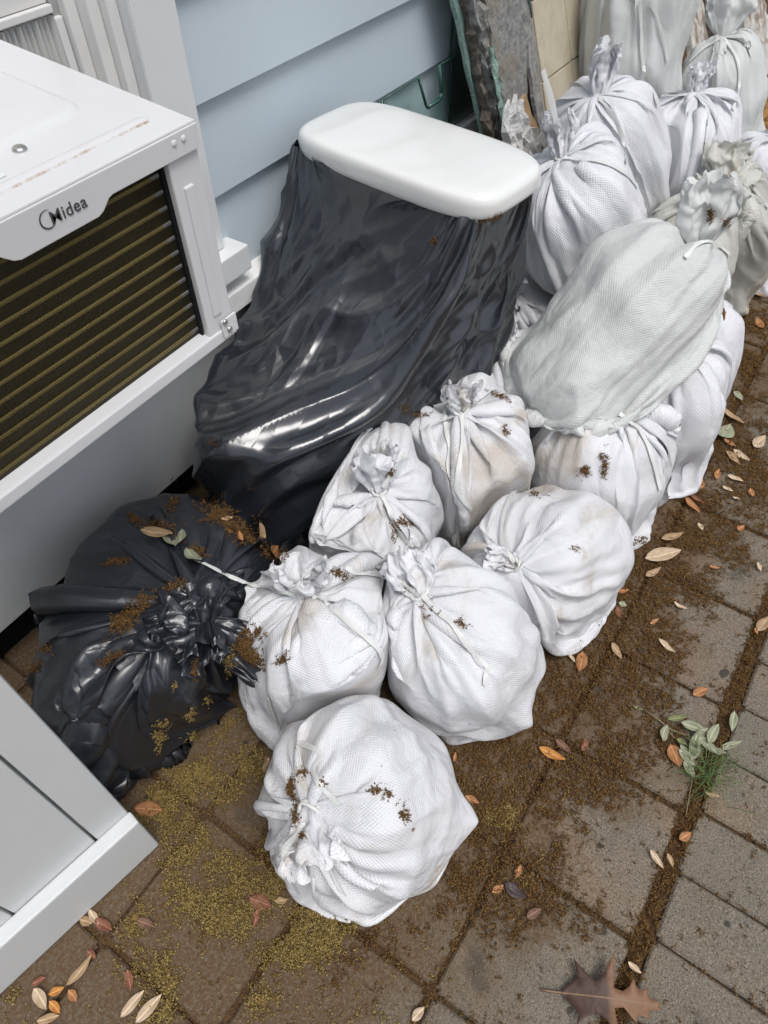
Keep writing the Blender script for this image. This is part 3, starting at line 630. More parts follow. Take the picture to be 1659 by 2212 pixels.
def drape():
    rng=np.random.default_rng(5); N,Mm=88,52; L=.0
    th=np.arange(N)/N*2*math.pi; c,s_=np.cos(th),np.sin(th); ph=rng.uniform(0,6.28,8)
    def se(cx,hx,hy,e): return np.stack([cx+hx*np.sign(c)*np.abs(c)**(2/e),hy*np.sign(s_)*np.abs(s_)**(2/e)])
    top=se(.10,.118,.246,5); mid=se(.36,.40,.232,2.4); low=se(.365,.375,.225,2.4); x=np.zeros((3,N,Mm))
    for j in range(Mm):
        t=j/(Mm-1)
        if t<.48: f=t/.48; p=top*(1-f)+mid*f; z=.748*(1-f)+.435*f; p=p+ (mid-top)*.10*math.sin(math.pi*f)
        else: f=(t-.48)/.52; p=mid*(1-f)+low*f; z=.435*(1-f)+.004*f
        am=.006+.010*t
        w=am*(np.sin(9*th+ph[0]+2*t+1.2*np.sin(2*th))+.8*np.sin(14*th+ph[1]-3*t+np.sin(3*th)))+.006*np.sin(5*th+11*t+ph[2])*np.sin(13*t+ph[3]+2*np.sin(2*th))
        x[0,:,j]=p[0]+c*w; x[1,:,j]=p[1]+s_*w; x[2,:,j]=z
    x=x.astype(f32); 
    dv=np.sqrt(((x[:,:,1:]-x[:,:,:-1])**2).sum(0)); du=np.sqrt(((np.roll(x,-1,1)-x)**2).sum(0))
    dvm=(dv.mean(1)*1.012).astype(f32)[:,None]; dum=(du.mean(0)*1.035).astype(f32); dum[:22]=np.maximum(dum[:22],dum[22]*.60)
    wl=(WY-.018-TO[1])   # wall limit in world y
    for level in range(2):
        if level==1:
            x=upres(x); Mm=2*Mm-1; N*=2; dum=np.interp(np.arange(Mm)/2,np.arange(len(dum)),dum).astype(f32)/2; dvm=np.repeat(dvm,2,0)/2; x+=rng.normal(0,.0005,x.shape).astype(f32)
        pin=x[:,:,0].copy(); v=np.zeros_like(x); g=f32(.0004 if level==0 else .0002)
        for st in range((110,45)[level]):
            old=x.copy(); v*=.86; x+=v; x[2]-=g
            for it in range(3):
                relax(x,dum,dvm,.5,.35,.84); x[:,:,0]=pin
            # tank
            q=np.stack([np.abs(x[0]-.10)-.108,np.abs(x[1])-.234,np.abs(x[2]-.56)-.19]); ins=(q<0).all(0); k=q[:2].argmax(0)
            m0=ins&(k==0); x[0]=np.where(m0,.10+np.sign(x[0]-.10)*.108,x[0]); m1=ins&(k==1); x[1]=np.where(m1,np.sign(x[1])*.234,x[1])
            # bowl
            ex=(x[0]-.44)/.30; ey=x[1]/.195; e=np.sqrt(ex*ex+ey*ey)+1e-6; top_=.425-x[2]; rad=(1-e)*.2; ins=(e<1)&(top_>0)
            mu=ins&(top_<rad); x[2]=np.where(mu,.425,x[2]); mr=ins&~mu&(x[2]>.30); fct=np.where(mr,1/e,1); x[0]=.44+(x[0]-.44)*fct; x[1]*=fct
            ex=(x[0]-.38)/.24; ey=x[1]/.14; e=np.sqrt(ex*ex+ey*ey)+1e-6; mr=(e<1)&(x[2]<.30); fct=np.where(mr,1/e,1); x[0]=.38+(x[0]-.38)*fct; x[1]*=fct
            x[2]=np.maximum(x[2],.003)
            wy=tf[1]*x[0]+tl[1]*x[1]-wl; x[1]+=np.where(wy>0,wy,0)
            # knotted bag and sacks crowd the foot of the film
            v=x-old; np.clip(v,-.006,.006,out=v); v*=np.where(x[2]<.012,.4,1)
    R_=np.stack([tf,tl,[0,0,1]],1).astype(f32)
    return np.tensordot(R_,x,1).transpose(1,2,0)+TO.astype(f32)
dx=up_world(drape())
for _ in range(4): dx[:,1:-1]=.5*dx[:,1:-1]+.125*(np.roll(dx,1,0)+np.roll(dx,-1,0))[:,1:-1]+.125*(dx[:,2:]+dx[:,:-2])
dx=crumple(dx,1.9,1.05,[(30,.17,.05,2.0,.30,.95),(70,.09,.03,2.2,.32,.85),(300,.035,.008,1.3,.9,.4)],fade=np.clip(np.linspace(0,1,dx.shape[1])*6,0,1)[None,:])
film=link('plastic_film',grid_mesh('plastic_film',dx,(1.7,1.0)),M['plastic'])
tag(film,'shiny black plastic bag pulled up over the toilet to its tank lid','plastic bag')
# ---------------------------------------------------------------- sacks
S=[]
def sack(key,center,tie,a,b,spin,label,mat,h=None,**kw):
    c=np.array(center,float); t=np.array(tie,float); ax=t-c; hh=np.linalg.norm(ax); S.append(dict(key=key,c=c,ax=ax/hh,h=h or hh,a=a,b=b,spin=spin,label=label,mat=mat,**kw))
def up_(c,dz,dx=0,dy=0): c=np.array(c,float); return c+np.array([dx,dy,dz])
sack(1,(.312,.275,.150),(.218,.302,.255),.168,.156,0,'white woven sack nearest the camera, tipped towards it, bottom corner pointing right','sack',colr=dict(dir=(-.5,-.45,.10),side=(1,-.4,0),len=.085,w=.04),seamdir=(.25,-.95,0),ear=.34)
sack(2,(.490,.500,.172),gz(665,1288,.335),.166,.156,0,'white woven sack with catkin clumps on its left side, beside the knotted black bag','sack',colr=dict(dir=(.1,.15,1),side=(.6,-.8,0),len=.085,w=.045))
sack(3,(.640,.284,.172),gz(908,1285,.335),.164,.154,1.2,'white woven sack behind the front one, long tie tape hanging down its right side','sack',colr=dict(dir=(.35,.55,.55),side=(.6,-.8,0),len=.085,w=.045))
sack(4,(.955,.232,.150),gz(1112,1216,.255),.158,.150,.5,'white woven sack tied low on its left, at the right edge of the front rows','sack',colr=dict(dir=(-.3,.9,.25),side=(1,.2,.2),len=.06,w=.022),ear=.32)
sack(5,(.800,.602,.185),gz(818,1058,.330),.176,.164,.2,'white woven sack with ruffled collar, right in front of the black film','sack',colr=dict(dir=(.15,.22,1),side=(.7,-.75,0),len=.105,w=.045))
sack(6,(1.060,.510,.190),gz(994,888,.360),.166,.158,.9,'white woven sack with two thin tapes hanging straight down its front','sack',colr=dict(dir=(.1,.1,1),side=(.7,-.75,0),len=.075,w=.036))
sack(7,(1.262,.250,.160),(1.290,.262,.315),.172,.162,.4,'white woven sack under the pointed corner of the big grey sack','sack',ear=.3)
sack(8,(1.510,.190,.165),(1.520,.215,.325),.166,.156,.1,'white woven sack bulging out to the right below the big grey sack','sackclean')
sack(9,(1.780,.215,.160),(1.790,.235,.320),.150,.140,.7,'white woven sack standing behind the bulging one, its right side by the leaves','sackclean')
sack(10,gz(1326,738,.395),gz(1474,572,.530),.168,.156,0,'big greyish woven sack lying on top of the others with its mouth to the right','sackgrey',h=.245,seamdir=(.06,.36,.0),ear=.5,colr=dict(dir=(.30,.05,1),side=(.6,-.8,0),len=.16,w=.06),expo=2.8,exb=2.5,slack=.94)
sack(11,(1.700,.550,.460),gz(1213,342,.640),.164,.155,.4,'white woven sack with a twisted collar, next to the toilet lid','sackclean',colr=dict(dir=(.0,.25,1),side=(.6,-.8,0),len=.10,w=.032))
sack(12,(2.060,.610,.470),gz(1291,213,.660),.172,.158,1.0,'white woven sack with a pointed twisted top in front of the tile panel','sackclean',colr=dict(dir=(.2,.05,1),side=(.6,-.8,0),len=.125,w=.030))
sack(13,(2.335,.490,.400),(2.365,.510,.575),.165,.152,.3,'white woven sack squeezed between the pointed one and the torn one','sackclean')
sack(14,(2.540,.770,.640),(2.500,.800,.900),.182,.162,.2,'large old grey sack at the top edge leaning over the tile panel','sackgrey',ear=.2)
sack(15,(2.780,.485,.405),gz(1560,84,.600),.150,.130,.0,'old grey sack with a torn side and long neck in the upper right','sackgrey',ear=.12,colr=dict(dir=(.25,.12,1),side=(.6,-.8,0),len=.20,w=.085))
sack(16,(2.285,.262,.235),gz(1562,398,.440),.142,.132,.5,'stained yellowish sack with frayed collar at the right','sackold',colr=dict(dir=(.5,.3,.9),side=(.6,-.8,0),len=.11,w=.06))
sack(17,(2.580,.250,.215),(2.600,.265,.430),.165,.150,.9,'white woven sack at the far right edge behind the stained one','sackclean')
sack(18,(1.640,.600,.160),(1.560,.640,.300),.160,.150,.2,'white woven sack low in the gap beside the black film','sackclean')
sack(19,(1.960,.330,.330),(1.930,.335,.470),.140,.130,.3,'stained sack almost hidden behind the mouth of the big grey sack','sackold')
sack(20,(1.340,.540,.170),(1.320,.555,.310),.140,.130,1.2,'white woven sack half hidden between black film and big grey sack','sack')
sack(21,(2.080,.640,.160),(2.090,.640,.310),.170,.160,.2,'white woven sack at the bottom of the far pile','sackclean')
sack(22,(2.560,.760,.215),(2.560,.760,.43),.175,.165,.2,'old grey sack at the bottom by the tile panel','sackgrey')
sack(23,(2.350,.520,.130),(2.350,.520,.25),.160,.150,.2,'white woven sack below the squeezed ones','sackclean')
sack(24,(2.800,.490,.120),(2.800,.490,.23),.150,.150,.2,'old grey sack below the torn one','sackgrey')
# big knotted black bag takes part in the same pushing
S.append(dict(key='kb',c=np.array([.345,.805,.178]),ax=np.array([0,0,1.]),h=.165,a=.270,b=.235,spin=.3,mat='plastic2',label='black plastic bag tied in a knot and littered with brown catkins, lower left'))
for s in S: s['R']=rot_to(s['ax'],s['spin'])
for s in S:
    if 'seamdir' in s:
        d=np.array(s['seamdir'],float); R_=rot_to(s['ax'],0); s['spin']=math.atan2(d@R_[:,1],d@R_[:,0]); s['R']=rot_to(s['ax'],s['spin'])
def support(s,n): q=s['R'].T@n; return math.sqrt((s['a']*q[0])**2+(s['b']*q[1])**2+(s['h']*q[2])**2)
def planes_for(s):
    P=[((0,0,1),.003),((0,-1,0),-(WY-.02))]
    for o in S:
        if o is s: continue
        d=s['c']-o['c']; L=np.linalg.norm(d); n=d/L; r1=support(s,n)*1.04; r2=support(o,n)*1.04
        if L<r1+r2+.04:
            p=o['c']+n*(L*r2/(r1+r2)+(-.02 if s['key']==10 else -.018 if o['key']==10 else .0025)); P.append((tuple(n),float(n@p)))
    # toilet side
    if s['key']!='kb':
        w=np.array([1.0,.565,0]); n=np.array([.10,-1,0]); n/=np.linalg.norm(n)
        if s['c'][0]<1.45 and abs((s['c']-w)@n)<.35 and s['key'] not in (1,2,3,4): P.append((tuple(n),float(n@w)-{5:.10,6:.045}.get(s['key'],0)))
        if s['key'] in (18,): P.append(((1,0,0),1.42))
        if s['key'] in (11,): P.append(((1,-.35,0),(1,-.35,0)[0]*1.40-.35*.62))
    else: P.append(((-1,-.0,0),-.655))
    if s['c'][1]>.55 and s['c'][0]>1.9: P.append(((0,-1,.35),-.705))
    if s['key']=='kb': P.append((tuple(-sn),float(-sn@(R0-sn*.13))))
    return P
def normals(x):
    di=np.roll(x,-1,0)-np.roll(x,1,0); dj=np.empty_like(x); dj[:,1:-1]=x[:,2:]-x[:,:-2]; dj[:,0]=x[:,1]-x[:,0]; dj[:,-1]=x[:,-1]-x[:,-2]
    n=np.cross(di,dj); return n/np.linalg.norm(n,axis=2)[...,None].clip(1e-9)
def knot_rings(name,p,axis,r,parent,mat,turns=3):
    ax=np.array(axis)/np.linalg.norm(axis); a=np.cross(ax,[.3,.7,.2]); a/=np.linalg.norm(a); b_=np.cross(ax,a); pts=[]
    for k in range(turns*14+1):
        t=k/14*2*math.pi; rr=r*(1+.10*math.sin(3*t)); pts.append(np.array(p)+rr*(math.cos(t)*a+math.sin(t)*b_)+ax*(.0035*math.sin(1.7*t)+.0045*(k/14-turns/2)))
    return tube(name,pts,.0032,mat,parent,6)
OB={}
NEAR={1,2,3,4,5,6,7,8,10,11,12}
HID={21,22,23,24,18,19,9}
for s in S:
    k=s['key']
    if k=='kb': continue
    kw={q:s[q] for q in ('ear','cf','expo','exb','slack','lump') if q in s}
    x,tp,R_=sim_sack(100+k,(s['a'],s['b'],s['h']),s['c'],s['ax'],s['spin'],planes=planes_for(s),fine=k not in HID,**kw)
    V_=np.linspace(0,1,x.shape[1])[None,:]
    if k not in HID:
        lo=np.clip((.62-V_)*5,0,1)*np.clip(V_*8,0,1); hi=np.clip((V_-.45)*5,0,1)*np.clip((1-V_)*7,.05,1)
        x=crumple(x,1.1,.5,[(46,.24,.014,2.6,.42,0.0)],fade=hi); x=crumple(x,1.1,.5,[(22,.22,.03,.75,1.7,.35),(40,.13,.02,1.6,.7,-.7)],fade=lo); x=crumple(x,1.1,.5,[(240,.05,.005,1,1,.1)],fade=np.clip((1-V_)*5,.1,1)*np.clip(V_*8,0,1))
    else: x=crumple(x,1.1,.5,[(24,.14,.03,.8,1.4,.3)],fade=np.clip((1-V_)*5,.1,1)*np.clip(V_*8,0,1))
    x[...,2]=np.maximum(x[...,2],.002)
    e=empty('rubble_sack',(float(s['c'][0]),float(s['c'][1]),max(0,float(x[...,2].min()))),s['label'],'sack','tied woven rubble sacks in the pile')
    circ=2*math.pi*math.sqrt((s['a']**2+s['b']**2)/2)*1.12
    o=keep(link('body',grid_mesh('body',x,(circ,.5)),M[s['mat']]),e)
    if k in NEAR: subsurf(o,1)
    OB[k]=(e,x,tp,R_)
    cr=s.get('colr',dict(dir=tuple(s['ax']+np.array([.1,0,.3])),side=(.7,-.7,0),len=.08,w=.035))
    d=np.array(cr['dir'],float); d/=np.linalg.norm(d)
    fx=fan(200+k,tp-d*.006,d,cr['side'],cr['len'],w1=cr['w'],thick=cr['w']*.42,droop=tuple(np.array([-.10,-.05,-.12])*cr['len']*.5))
    o=keep(link('collar',grid_mesh('collar',fx,(.5,cr['len'])),M[s['mat']]),e); subsurf(o,1)
    knot_rings('tie',tp,(d+s['ax'])/2,.0165,e,M['tape'])
# knotted black bag
s=S[-1]
x,tp,R_=sim_sack(77,(s['a'],s['b'],s['h']),s['c'],s['ax'],s['spin'],planes=planes_for(s),cf=1.26,slack=1.06,tieoff=tuple((rot_to(s['ax'],s['spin']).T@np.array([.03,-.135,0]))[:2]),droop=-.02,N=96,M=60,lump=.16,crum=.02,ear=.05,pinch=.022,expo=2.3)
kb=empty('garbage_bag',(.345,.80,0),s['label'],'garbage bag')
OB['kb']=(kb,x,tp,R_)
x=up_world(x); x=crumple(x,1.7,.75,[(20,.34,.06,1.5,.55,.6),(60,.20,.03,1.6,.6,-.5),(300,.05,.008,1,1,.3)],fade=(np.clip(np.linspace(0,1,x.shape[1])*8,0,1)*np.clip((1-np.linspace(0,1,x.shape[1]))*3.2-.15,0.02,1))[None,:]); x[...,2]=np.maximum(x[...,2],.002)
o=keep(link('body',grid_mesh('body',x,(1.9,.8)),M['plastic2']),kb)
def sheet(name,P,parent,mat,seed,am=.008,uv=(.4,.4)):
    """loose flap through a grid of control points, crumpled"""
    P=np.array(P,float); 
    for ax_ in (0,1):
        for _ in range(3):
            Q=np.repeat(P,2,axis=ax_); sl_=[slice(None)]*3
            A=np.take(P,range(P.shape[ax_]-1),ax_); B=np.take(P,range(1,P.shape[ax_]),ax_)
            # Chaikin-like refinement keeping ends
            first=np.take(P,[0],ax_); last=np.take(P,[-1],ax_); mid=np.stack([.75*A+.25*B,.25*A+.75*B],ax_+1).reshape([*(P.shape[:ax_]),2*(P.shape[ax_]-1),*P.shape[ax_+1:]])
            P=np.concatenate([first,mid,last],ax_)
    n0,n1,_=P.shape; rng=np.random.default_rng(seed); ph=rng.uniform(0,6.28,6)
    U,V=np.meshgrid(np.linspace(0,1,n0),np.linspace(0,1,n1),indexing='ij')
    di=np.gradient(P,axis=0); dj=np.gradient(P,axis=1); n=np.cross(di,dj); n/=np.linalg.norm(n,axis=2)[...,None].clip(1e-9)
    w=am*(np.sin(9*U+3*np.sin(3*V+ph[0])+ph[1])+.7*np.sin(14*V+2*np.sin(4*U+ph[2])+ph[3])+.6*np.abs(np.sin(8*U-9*V+ph[4])))*np.minimum(1,4*V)
    h=.16*(cells(U*.3,V*.3,.6,.3,26,seed,.02)-.03)+.14*(cells(U*.3,V*.3,.6,.3,110,seed+5,.008)-.013)
    P=P+n*(w+h*np.minimum(1,5*V))[...,None]
    o=keep(link(name,grid_mesh(name,P,uv,False),mat),parent); return o
def cast(u,v):
    d=Vector(ray(u,v)).normalized(); hit,loc,nor,idx,ob,_=sc.ray_cast(bpy.context.evaluated_depsgraph_get(),Vector(CP),d)
    return (np.array(loc),np.array(nor),ob) if hit else None
# ---------------------------------------------------------------- demolition leftovers leaning on the wall
def rough_board(name,quad,thick,mat,parent=None,nx=8,ny=26,jag=.004,rough=.002,seed=1,nrm=None):
    """quad: top-left, top-right, bottom-right, bottom-left in the leaning plane; slab with ragged edges"""
    tlc,trc,brc,blc=[np.array(q,float) for q in quad]; rng=np.random.default_rng(seed)
    n=np.cross(trc-tlc,blc-tlc); n/=np.linalg.norm(n)
    if n[1]>0: n=-n
    U,V=np.meshgrid(np.linspace(0,1,nx),np.linspace(0,1,ny),indexing='ij')
    P=(tlc*(1-V)[...,None]+blc*V[...,None])*(1-U)[...,None]+(trc*(1-V)[...,None]+brc*V[...,None])*U[...,None]
    ex=(trc-tlc)/np.linalg.norm(trc-tlc); ey=(blc-tlc)/np.linalg.norm(blc-tlc)
    jl=np.cumsum(rng.normal(0,1,ny))*.25+rng.normal(0,1,ny); jr=np.cumsum(rng.normal(0,1,ny))*.25+rng.normal(0,1,ny)
    P[0]+=ex*(jl-jl.mean())[:,None]*jag; P[-1]+=ex*(jr-jr.mean())[:,None]*jag; P[:,0]+=ey*rng.normal(0,1,nx)[:,None]*jag*1.5
    F=P+n*(thick/2)+n*(rng.normal(0,1,U.shape)*rough)[...,None]; B=P-n*(thick/2)
    me_v=np.concatenate([F.reshape(-1,3),B.reshape(-1,3)]); o=nx*ny; faces=[]
    idx=lambda i,j: i*ny+j
    for i in range(nx-1):
        for j in range(ny-1): faces.append((idx(i,j),idx(i+1,j),idx(i+1,j+1),idx(i,j+1))); faces.append((o+idx(i,j),o+idx(i,j+1),o+idx(i+1,j+1),o+idx(i+1,j)))
    for j in range(ny-1): faces.append((idx(0,j),idx(0,j+1),o+idx(0,j+1),o+idx(0,j))); faces.append((idx(nx-1,j),o+idx(nx-1,j),o+idx(nx-1,j+1),idx(nx-1,j+1)))
    for i in range(nx-1): faces.append((idx(i,0),o+idx(i,0),o+idx(i+1,0),idx(i+1,0))); faces.append((idx(i,ny-1),idx(i+1,ny-1),o+idx(i+1,ny-1),o+idx(i,ny-1)))
    me=pyd(name,me_v,faces); bm=bmesh.new(); bm.from_mesh(me); bmesh.ops.recalc_face_normals(bm,faces=bm.faces[:]); bm.to_mesh(me); bm.free()
    ob=link(name,me,mat)
    if parent is not None: keep(ob,parent)
    return ob
def lq(l1,l2,r1,r2,b,s,ztop=None,zbot=.004):
    """leaning quad from two pixels on its left and two on its right edge, carried on to the ground and to ztop"""
    A,B,Cc,D=lean(*l1,b,s),lean(*l2,b,s),lean(*r1,b,s),lean(*r2,b,s)
    def ext(p,q,z): return p+(q-p)*((z-p[2])/(q[2]-p[2]))
    zt=ztop or max(A[2],Cc[2]); return ext(A,B,zt),ext(Cc,D,zt),ext(Cc,D,zbot),ext(A,B,zbot)
def rough_mat(name,cols,scale=40,bumpd=.006,rough=.9,stretch=(1,1,1)):
    m,nt,p=nodes(name); b=NB(nt); v=b.n('NewGeometry').outputs['Position']; n=b.noise(b.scale(v,stretch),scale,6,.65,.3); n2=b.noise(v,7,4,.6)
    c=b.mix(b.ramp(n,.35,.65),cols[0],cols[1])
    if len(cols)>2: c=b.mix(b.ramp(n2,.5,.62),c,cols[2])
    b.link(c,p.inputs['Base Color']); b.link(b.bump(n,bumpd,1),p.inputs['Normal']); p.inputs['Roughness'].default_value=rough; p.inputs['Specular IOR Level'].default_value=.2
    return m
M['cement']=rough_mat('cement_board',((.20,.20,.19),(.34,.335,.32),(.27,.25,.21)),55)
M['mud']=rough_mat('mud_board',((.10,.085,.07),(.24,.21,.18),(.15,.12,.09)),60)
M['meshgreen']=rough_mat('fibre_mesh',((.22,.36,.31),(.40,.52,.46)),220,.003)
M['fibre']=simple('mesh_fibre',(.50,.66,.62),.5)
M['gypsum']=rough_mat('gypsum',((.66,.65,.63),(.82,.81,.79)),70,.008)
M['paper']=rough_mat('gypsum_paper',((.36,.24,.13),(.44,.31,.18)),20,.001)
M['tile']=rough_mat('beige_tile',((.47,.415,.305),(.56,.505,.39)),13,.0006,.38)
M['grout']=rough_mat('grout',((.55,.52,.45),(.62,.59,.52)),90,.002)
M['peel']=rough_mat('peeling_paint',((.26,.20,.15),(.66,.65,.61),(.62,.60,.56)),28,.004,.8,(1,1,.35))
M['splinter']=rough_mat('splintered_wood',((.20,.095,.03),(.46,.26,.09)),45,.008,.85,(2,2,.18))
# beige tile panel: backing board, tiles one by one
TB,TS=.70,.35; tn=np.array([0,-1,TS])/math.hypot(1,TS); tu=np.array([1,0,0]); tv=np.array([0,TS,1])/math.hypot(1,TS)
def TP(a,b_,n=0): return np.array([a,TB,0])+tv*b_+tn*n
panel=empty('tile_panel',(2.4,TB,0),'leaning panel of square beige tiles torn off a bathroom wall','tile panel')
rough_board('backing_board',(TP(2.118,.80,-.006),TP(2.80,.83,-.006),TP(2.80,.01,-.006),TP(2.118,.01,-.006)),.012,M['cement'],panel,10,34,.004,.001,3)
bm=bmesh.new()
ts=.202; tb0=.595*math.hypot(1,TS)
rough_board('grout_bed',(TP(2.158,.795,.002),TP(2.770,.80,.002),TP(2.770,.012,.002),TP(2.158,.012,.002)),.004,M['grout'],panel,8,30,.001,.0003,4)
def tile_mesh(w,h):
    bm=bmesh.new(); add_box(bm,(0,0,0),(w,h,.007)); bmesh.ops.recalc_face_normals(bm,faces=bm.faces[:]); return bm_mesh('tile',bm,False,.0014,1)
tmsh=tile_mesh(ts-.0045,ts-.0045)
for i in range(3):
    for j in range(-3,1):
        o=link('tile',tmsh,M['tile'],panel); P=TP(2.158+i*ts+.002,tb0+j*ts+.002,.0042)
        o.matrix_local=Matrix(((tu[0],tv[0],tn[0],P[0]-2.4),(tu[1],tv[1],tn[1],P[1]-TB),(tu[2],tv[2],tn[2],P[2]),(0,0,0,1)))
# cement boards with fibre mesh
cb=empty('cement_board',(2.05,.9,0),'wide grey cement board leaning left of the tile panel','board')
rough_board('board',lq((1040,0),(1094,310),(1132,0),(1190,330),.84,.16,1.12),.013,M['cement'],cb,10,40,.005,.0012,5)
mb=empty('mesh_board',(1.9,.92,0),'thin green fibreglass-mesh board at the left of the leaning boards','board')
rough_board('board',lq((976,0),(1040,295),(996,0),(1056,295),.90,.14,1.10),.012,M['meshgreen'],mb,5,40,.002,.001,6)
q=lq((976,0),(1040,295),(996,0),(1056,295),.90,.14,1.10)
V=[];F=[]; rng=np.random.default_rng(3)
for k in range(150):
    f=rng.uniform(0,1); p=q[0]*(1-f)+q[3]*f+np.array([0,-.004,0]); d=np.array([-1,rng.uniform(-.1,.25),rng.uniform(.0,.45)]); d/=np.linalg.norm(d); l=rng.uniform(.006,.020); w=.0005
    e=p+d*l; i=len(V); V+=[p+[0,0,w],p-[0,0,w],e]; V+=[p+[0,-w,0],p+[0,w,0]]; F+=[(i,i+1,i+2),(i+3,i+4,i+2)]
fr=keep(link('frayed_fibres',pyd('frayed_fibres',V,F),M['fibre']),mb); fr['kind']='stuff'
gb=empty('rubble_board',(1.95,.88,0),'crumbling brown-grey plaster board strip beside the green mesh','board')
rough_board('board',lq((996,0),(1056,300),(1042,0),(1086,310),.87,.15,1.10),.022,M['mud'],gb,7,46,.006,.005,7)
gb2=empty('rubble_strip',(2.0,.86,0),'dark ribbed mortar strip between two grey boards','board')
rough_board('board',lq((1018,20),(1074,305),(1036,0),(1090,310),.855,.15,1.04),.020,M['cement'],gb2,5,50,.006,.006,8)
ms=empty('mesh_strip',(2.0,.85,0),'loose green mesh strip hanging on the grey board','mesh strip')
q=lq((1056,100),(1090,300),(1070,110),(1104,315),.825,.16,.75); rough_board('strip',q,.003,M['meshgreen'],ms,5,40,.003,.003,9)
# broken plasterboard pieces
gp=empty('plaster_chunk',tuple(lean(1140,340,.79,.16)*np.array([1,1,0])),'broken white plasterboard piece with torn brown paper below the grey board','plasterboard')
rough_board('paper_face',lq((1108,205),(1094,340),(1142,240),(1180,345),.80,.16,.60),.008,M['paper'],gp,8,22,.008,.001,10)
rough_board('gypsum_core',lq((1100,188),(1086,340),(1122,200),(1152,345),.775,.16,.62),.012,M['gypsum'],gp,10,26,.010,.006,11)
gp2=empty('plaster_shard',tuple(lean(1165,330,.76,.16)*np.array([1,1,0])),'narrow white plaster shard at the foot of the tile panel','plasterboard')
rough_board('shard',lq((1128,210),(1140,340),(1140,225),(1186,345),.765,.16,.53),.012,M['gypsum'],gp2,7,22,.008,.005,12)
# boards at the far right
def plank(name,label,q,th,mat,sd_,jag=.004,rg=.002):
    e=empty(name,tuple((q[2]+q[3])/2*np.array([1,1,0])),label,'board'); rough_board('plank',q,th,mat,e,6,36,jag,rg,sd_); return e
plank('old_plank','pale peeling board standing behind the torn grey sack',lq((1478,0),(1494,140),(1516,0),(1530,140),.46,.57,.72),.02,M['peel'],21)
plank('old_plank','dark crumbling board right of the pale peeling one',lq((1517,0),(1532,140),(1545,0),(1562,140),.45,.57,.70),.022,M['mud'],22,.008,.006)
plank('old_plank','peeling white and brown plank at the right edge',lq((1598,40),(1640,260),(1650,20),(1700,260),.32,.55,.64),.02,M['peel'],23)
plank('split_timber','splintered orange-brown timber at the right edge under the peeling plank',lq((1622,190),(1652,380),(1648,190),(1690,380),.24,.55,.40),.03,M['splinter'],24,.008,.008)
plank('old_plank','brown plank in the gap behind the neck of the torn sack',lq((1546,0),(1580,140),(1600,0),(1632,140),.47,.57,.68),.02,M['splinter'],25)
# ---------------------------------------------------------------- glass panes on the trim ledge
def glass_mat():
    m,nt,p=nodes('green_glass'); b=NB(nt); p.inputs['Base Color'].default_value=(.80,.93,.88,1); p.inputs['Roughness'].default_value=.03; p.inputs['Transmission Weight'].default_value=1.0; p.inputs['IOR'].default_value=1.5
    return m
M['glass']=glass_mat(); M['glassedge']=simple('glass_edge',(.05,.14,.11),.12,.6)
def pane(label,poly,y0,th,edge_r=None,tilt=0.0):
    g=empty('glass_panel',(poly[0][0],y0,poly[0][1]),label,'glass')
    o=prism('pane',poly,1,y0,y0+th,M['glass'],g,0)
    # ground green rim along the outline
    n=len(poly)
    for k in range(n):
        a,b_=np.array(poly[k]),np.array(poly[(k+1)%n])
        tube('ground_edge',[(a[0],y0+th/2,a[1]),(b_[0],y0+th/2,b_[1])],.0022 if not edge_r else edge_r[k],M['glassedge'],g,5)
    return g
z0=.532
pane('low greenish glass panel with a hinge notch standing on the ledge behind the toilet',[(1.548,z0),(3.0,z0),(3.0,.712),(1.818,.712),(1.835,.640),(1.826,.626),(1.765,.626),(1.752,.636),(1.712,.712),(1.548,.712)],1.048,.009,[.002,.002,.0015,.0055,.0055,.0055,.0055,.0055,.0015,.0030])
pane('taller glass sheet leaning on the wall behind the notched panel',[(1.905,z0),(2.9,z0),(2.9,1.35),(1.905,1.35)],1.066,.006,[.0012]*4)
# ---------------------------------------------------------------- flaps and knot of the black bag
bpy.context.view_layer.update(); DG=bpy.context.evaluated_depsgraph_get()
def cast(u,v):
    d=Vector(ray(u,v)).normalized(); hit,loc,nor,idx,ob,_=sc.ray_cast(DG,Vector(CP),d)
    if not hit: return None
    n=np.array(nor); 
    if n@ray(u,v)>0: n=-n
    return np.array(loc),n,ob
def fp(u,v,lift):
    h=cast(u,v); return h[0]+h[1]*lift
def flap(rows,seed,am=.009):
    P=[[fp(u,v,l) for u,v,l in r] for r in rows]; return sheet('flap',P,kb,M['plastic2'],seed,am,(.3,.3))
fl=[]
fl.append(([[(335,1372,.03),(350,1382,.034),(368,1378,.03)],[(305,1430,.020),(352,1455,.030),(412,1430,.022)],[(282,1505,.012),(352,1535,.026),(450,1490,.016)],[(300,1580,.004),(375,1600,.012),(505,1520,.006)]],1))
fl.append(([[(335,1362,.03),(330,1375,.032),(340,1388,.03)],[(268,1375,.016),(262,1402,.026),(272,1436,.016)],[(200,1420,.010),(190,1468,.022),(222,1505,.010)],[(130,1498,.004),(128,1532,.010),(175,1556,.004)]],2))
fl.append(([[(425,1352,.02),(436,1356,.024),(448,1352,.02)],[(405,1300,.010),(455,1290,.034),(490,1325,.012)],[(395,1255,.006),(470,1245,.022),(515,1300,.006)]],3))
fl.append(([[(432,1360,.02),(440,1366,.024),(450,1362,.02)],[(425,1410,.012),(452,1425,.026),(485,1405,.010)],[(420,1470,.005),(455,1490,.016),(500,1450,.005)]],4))
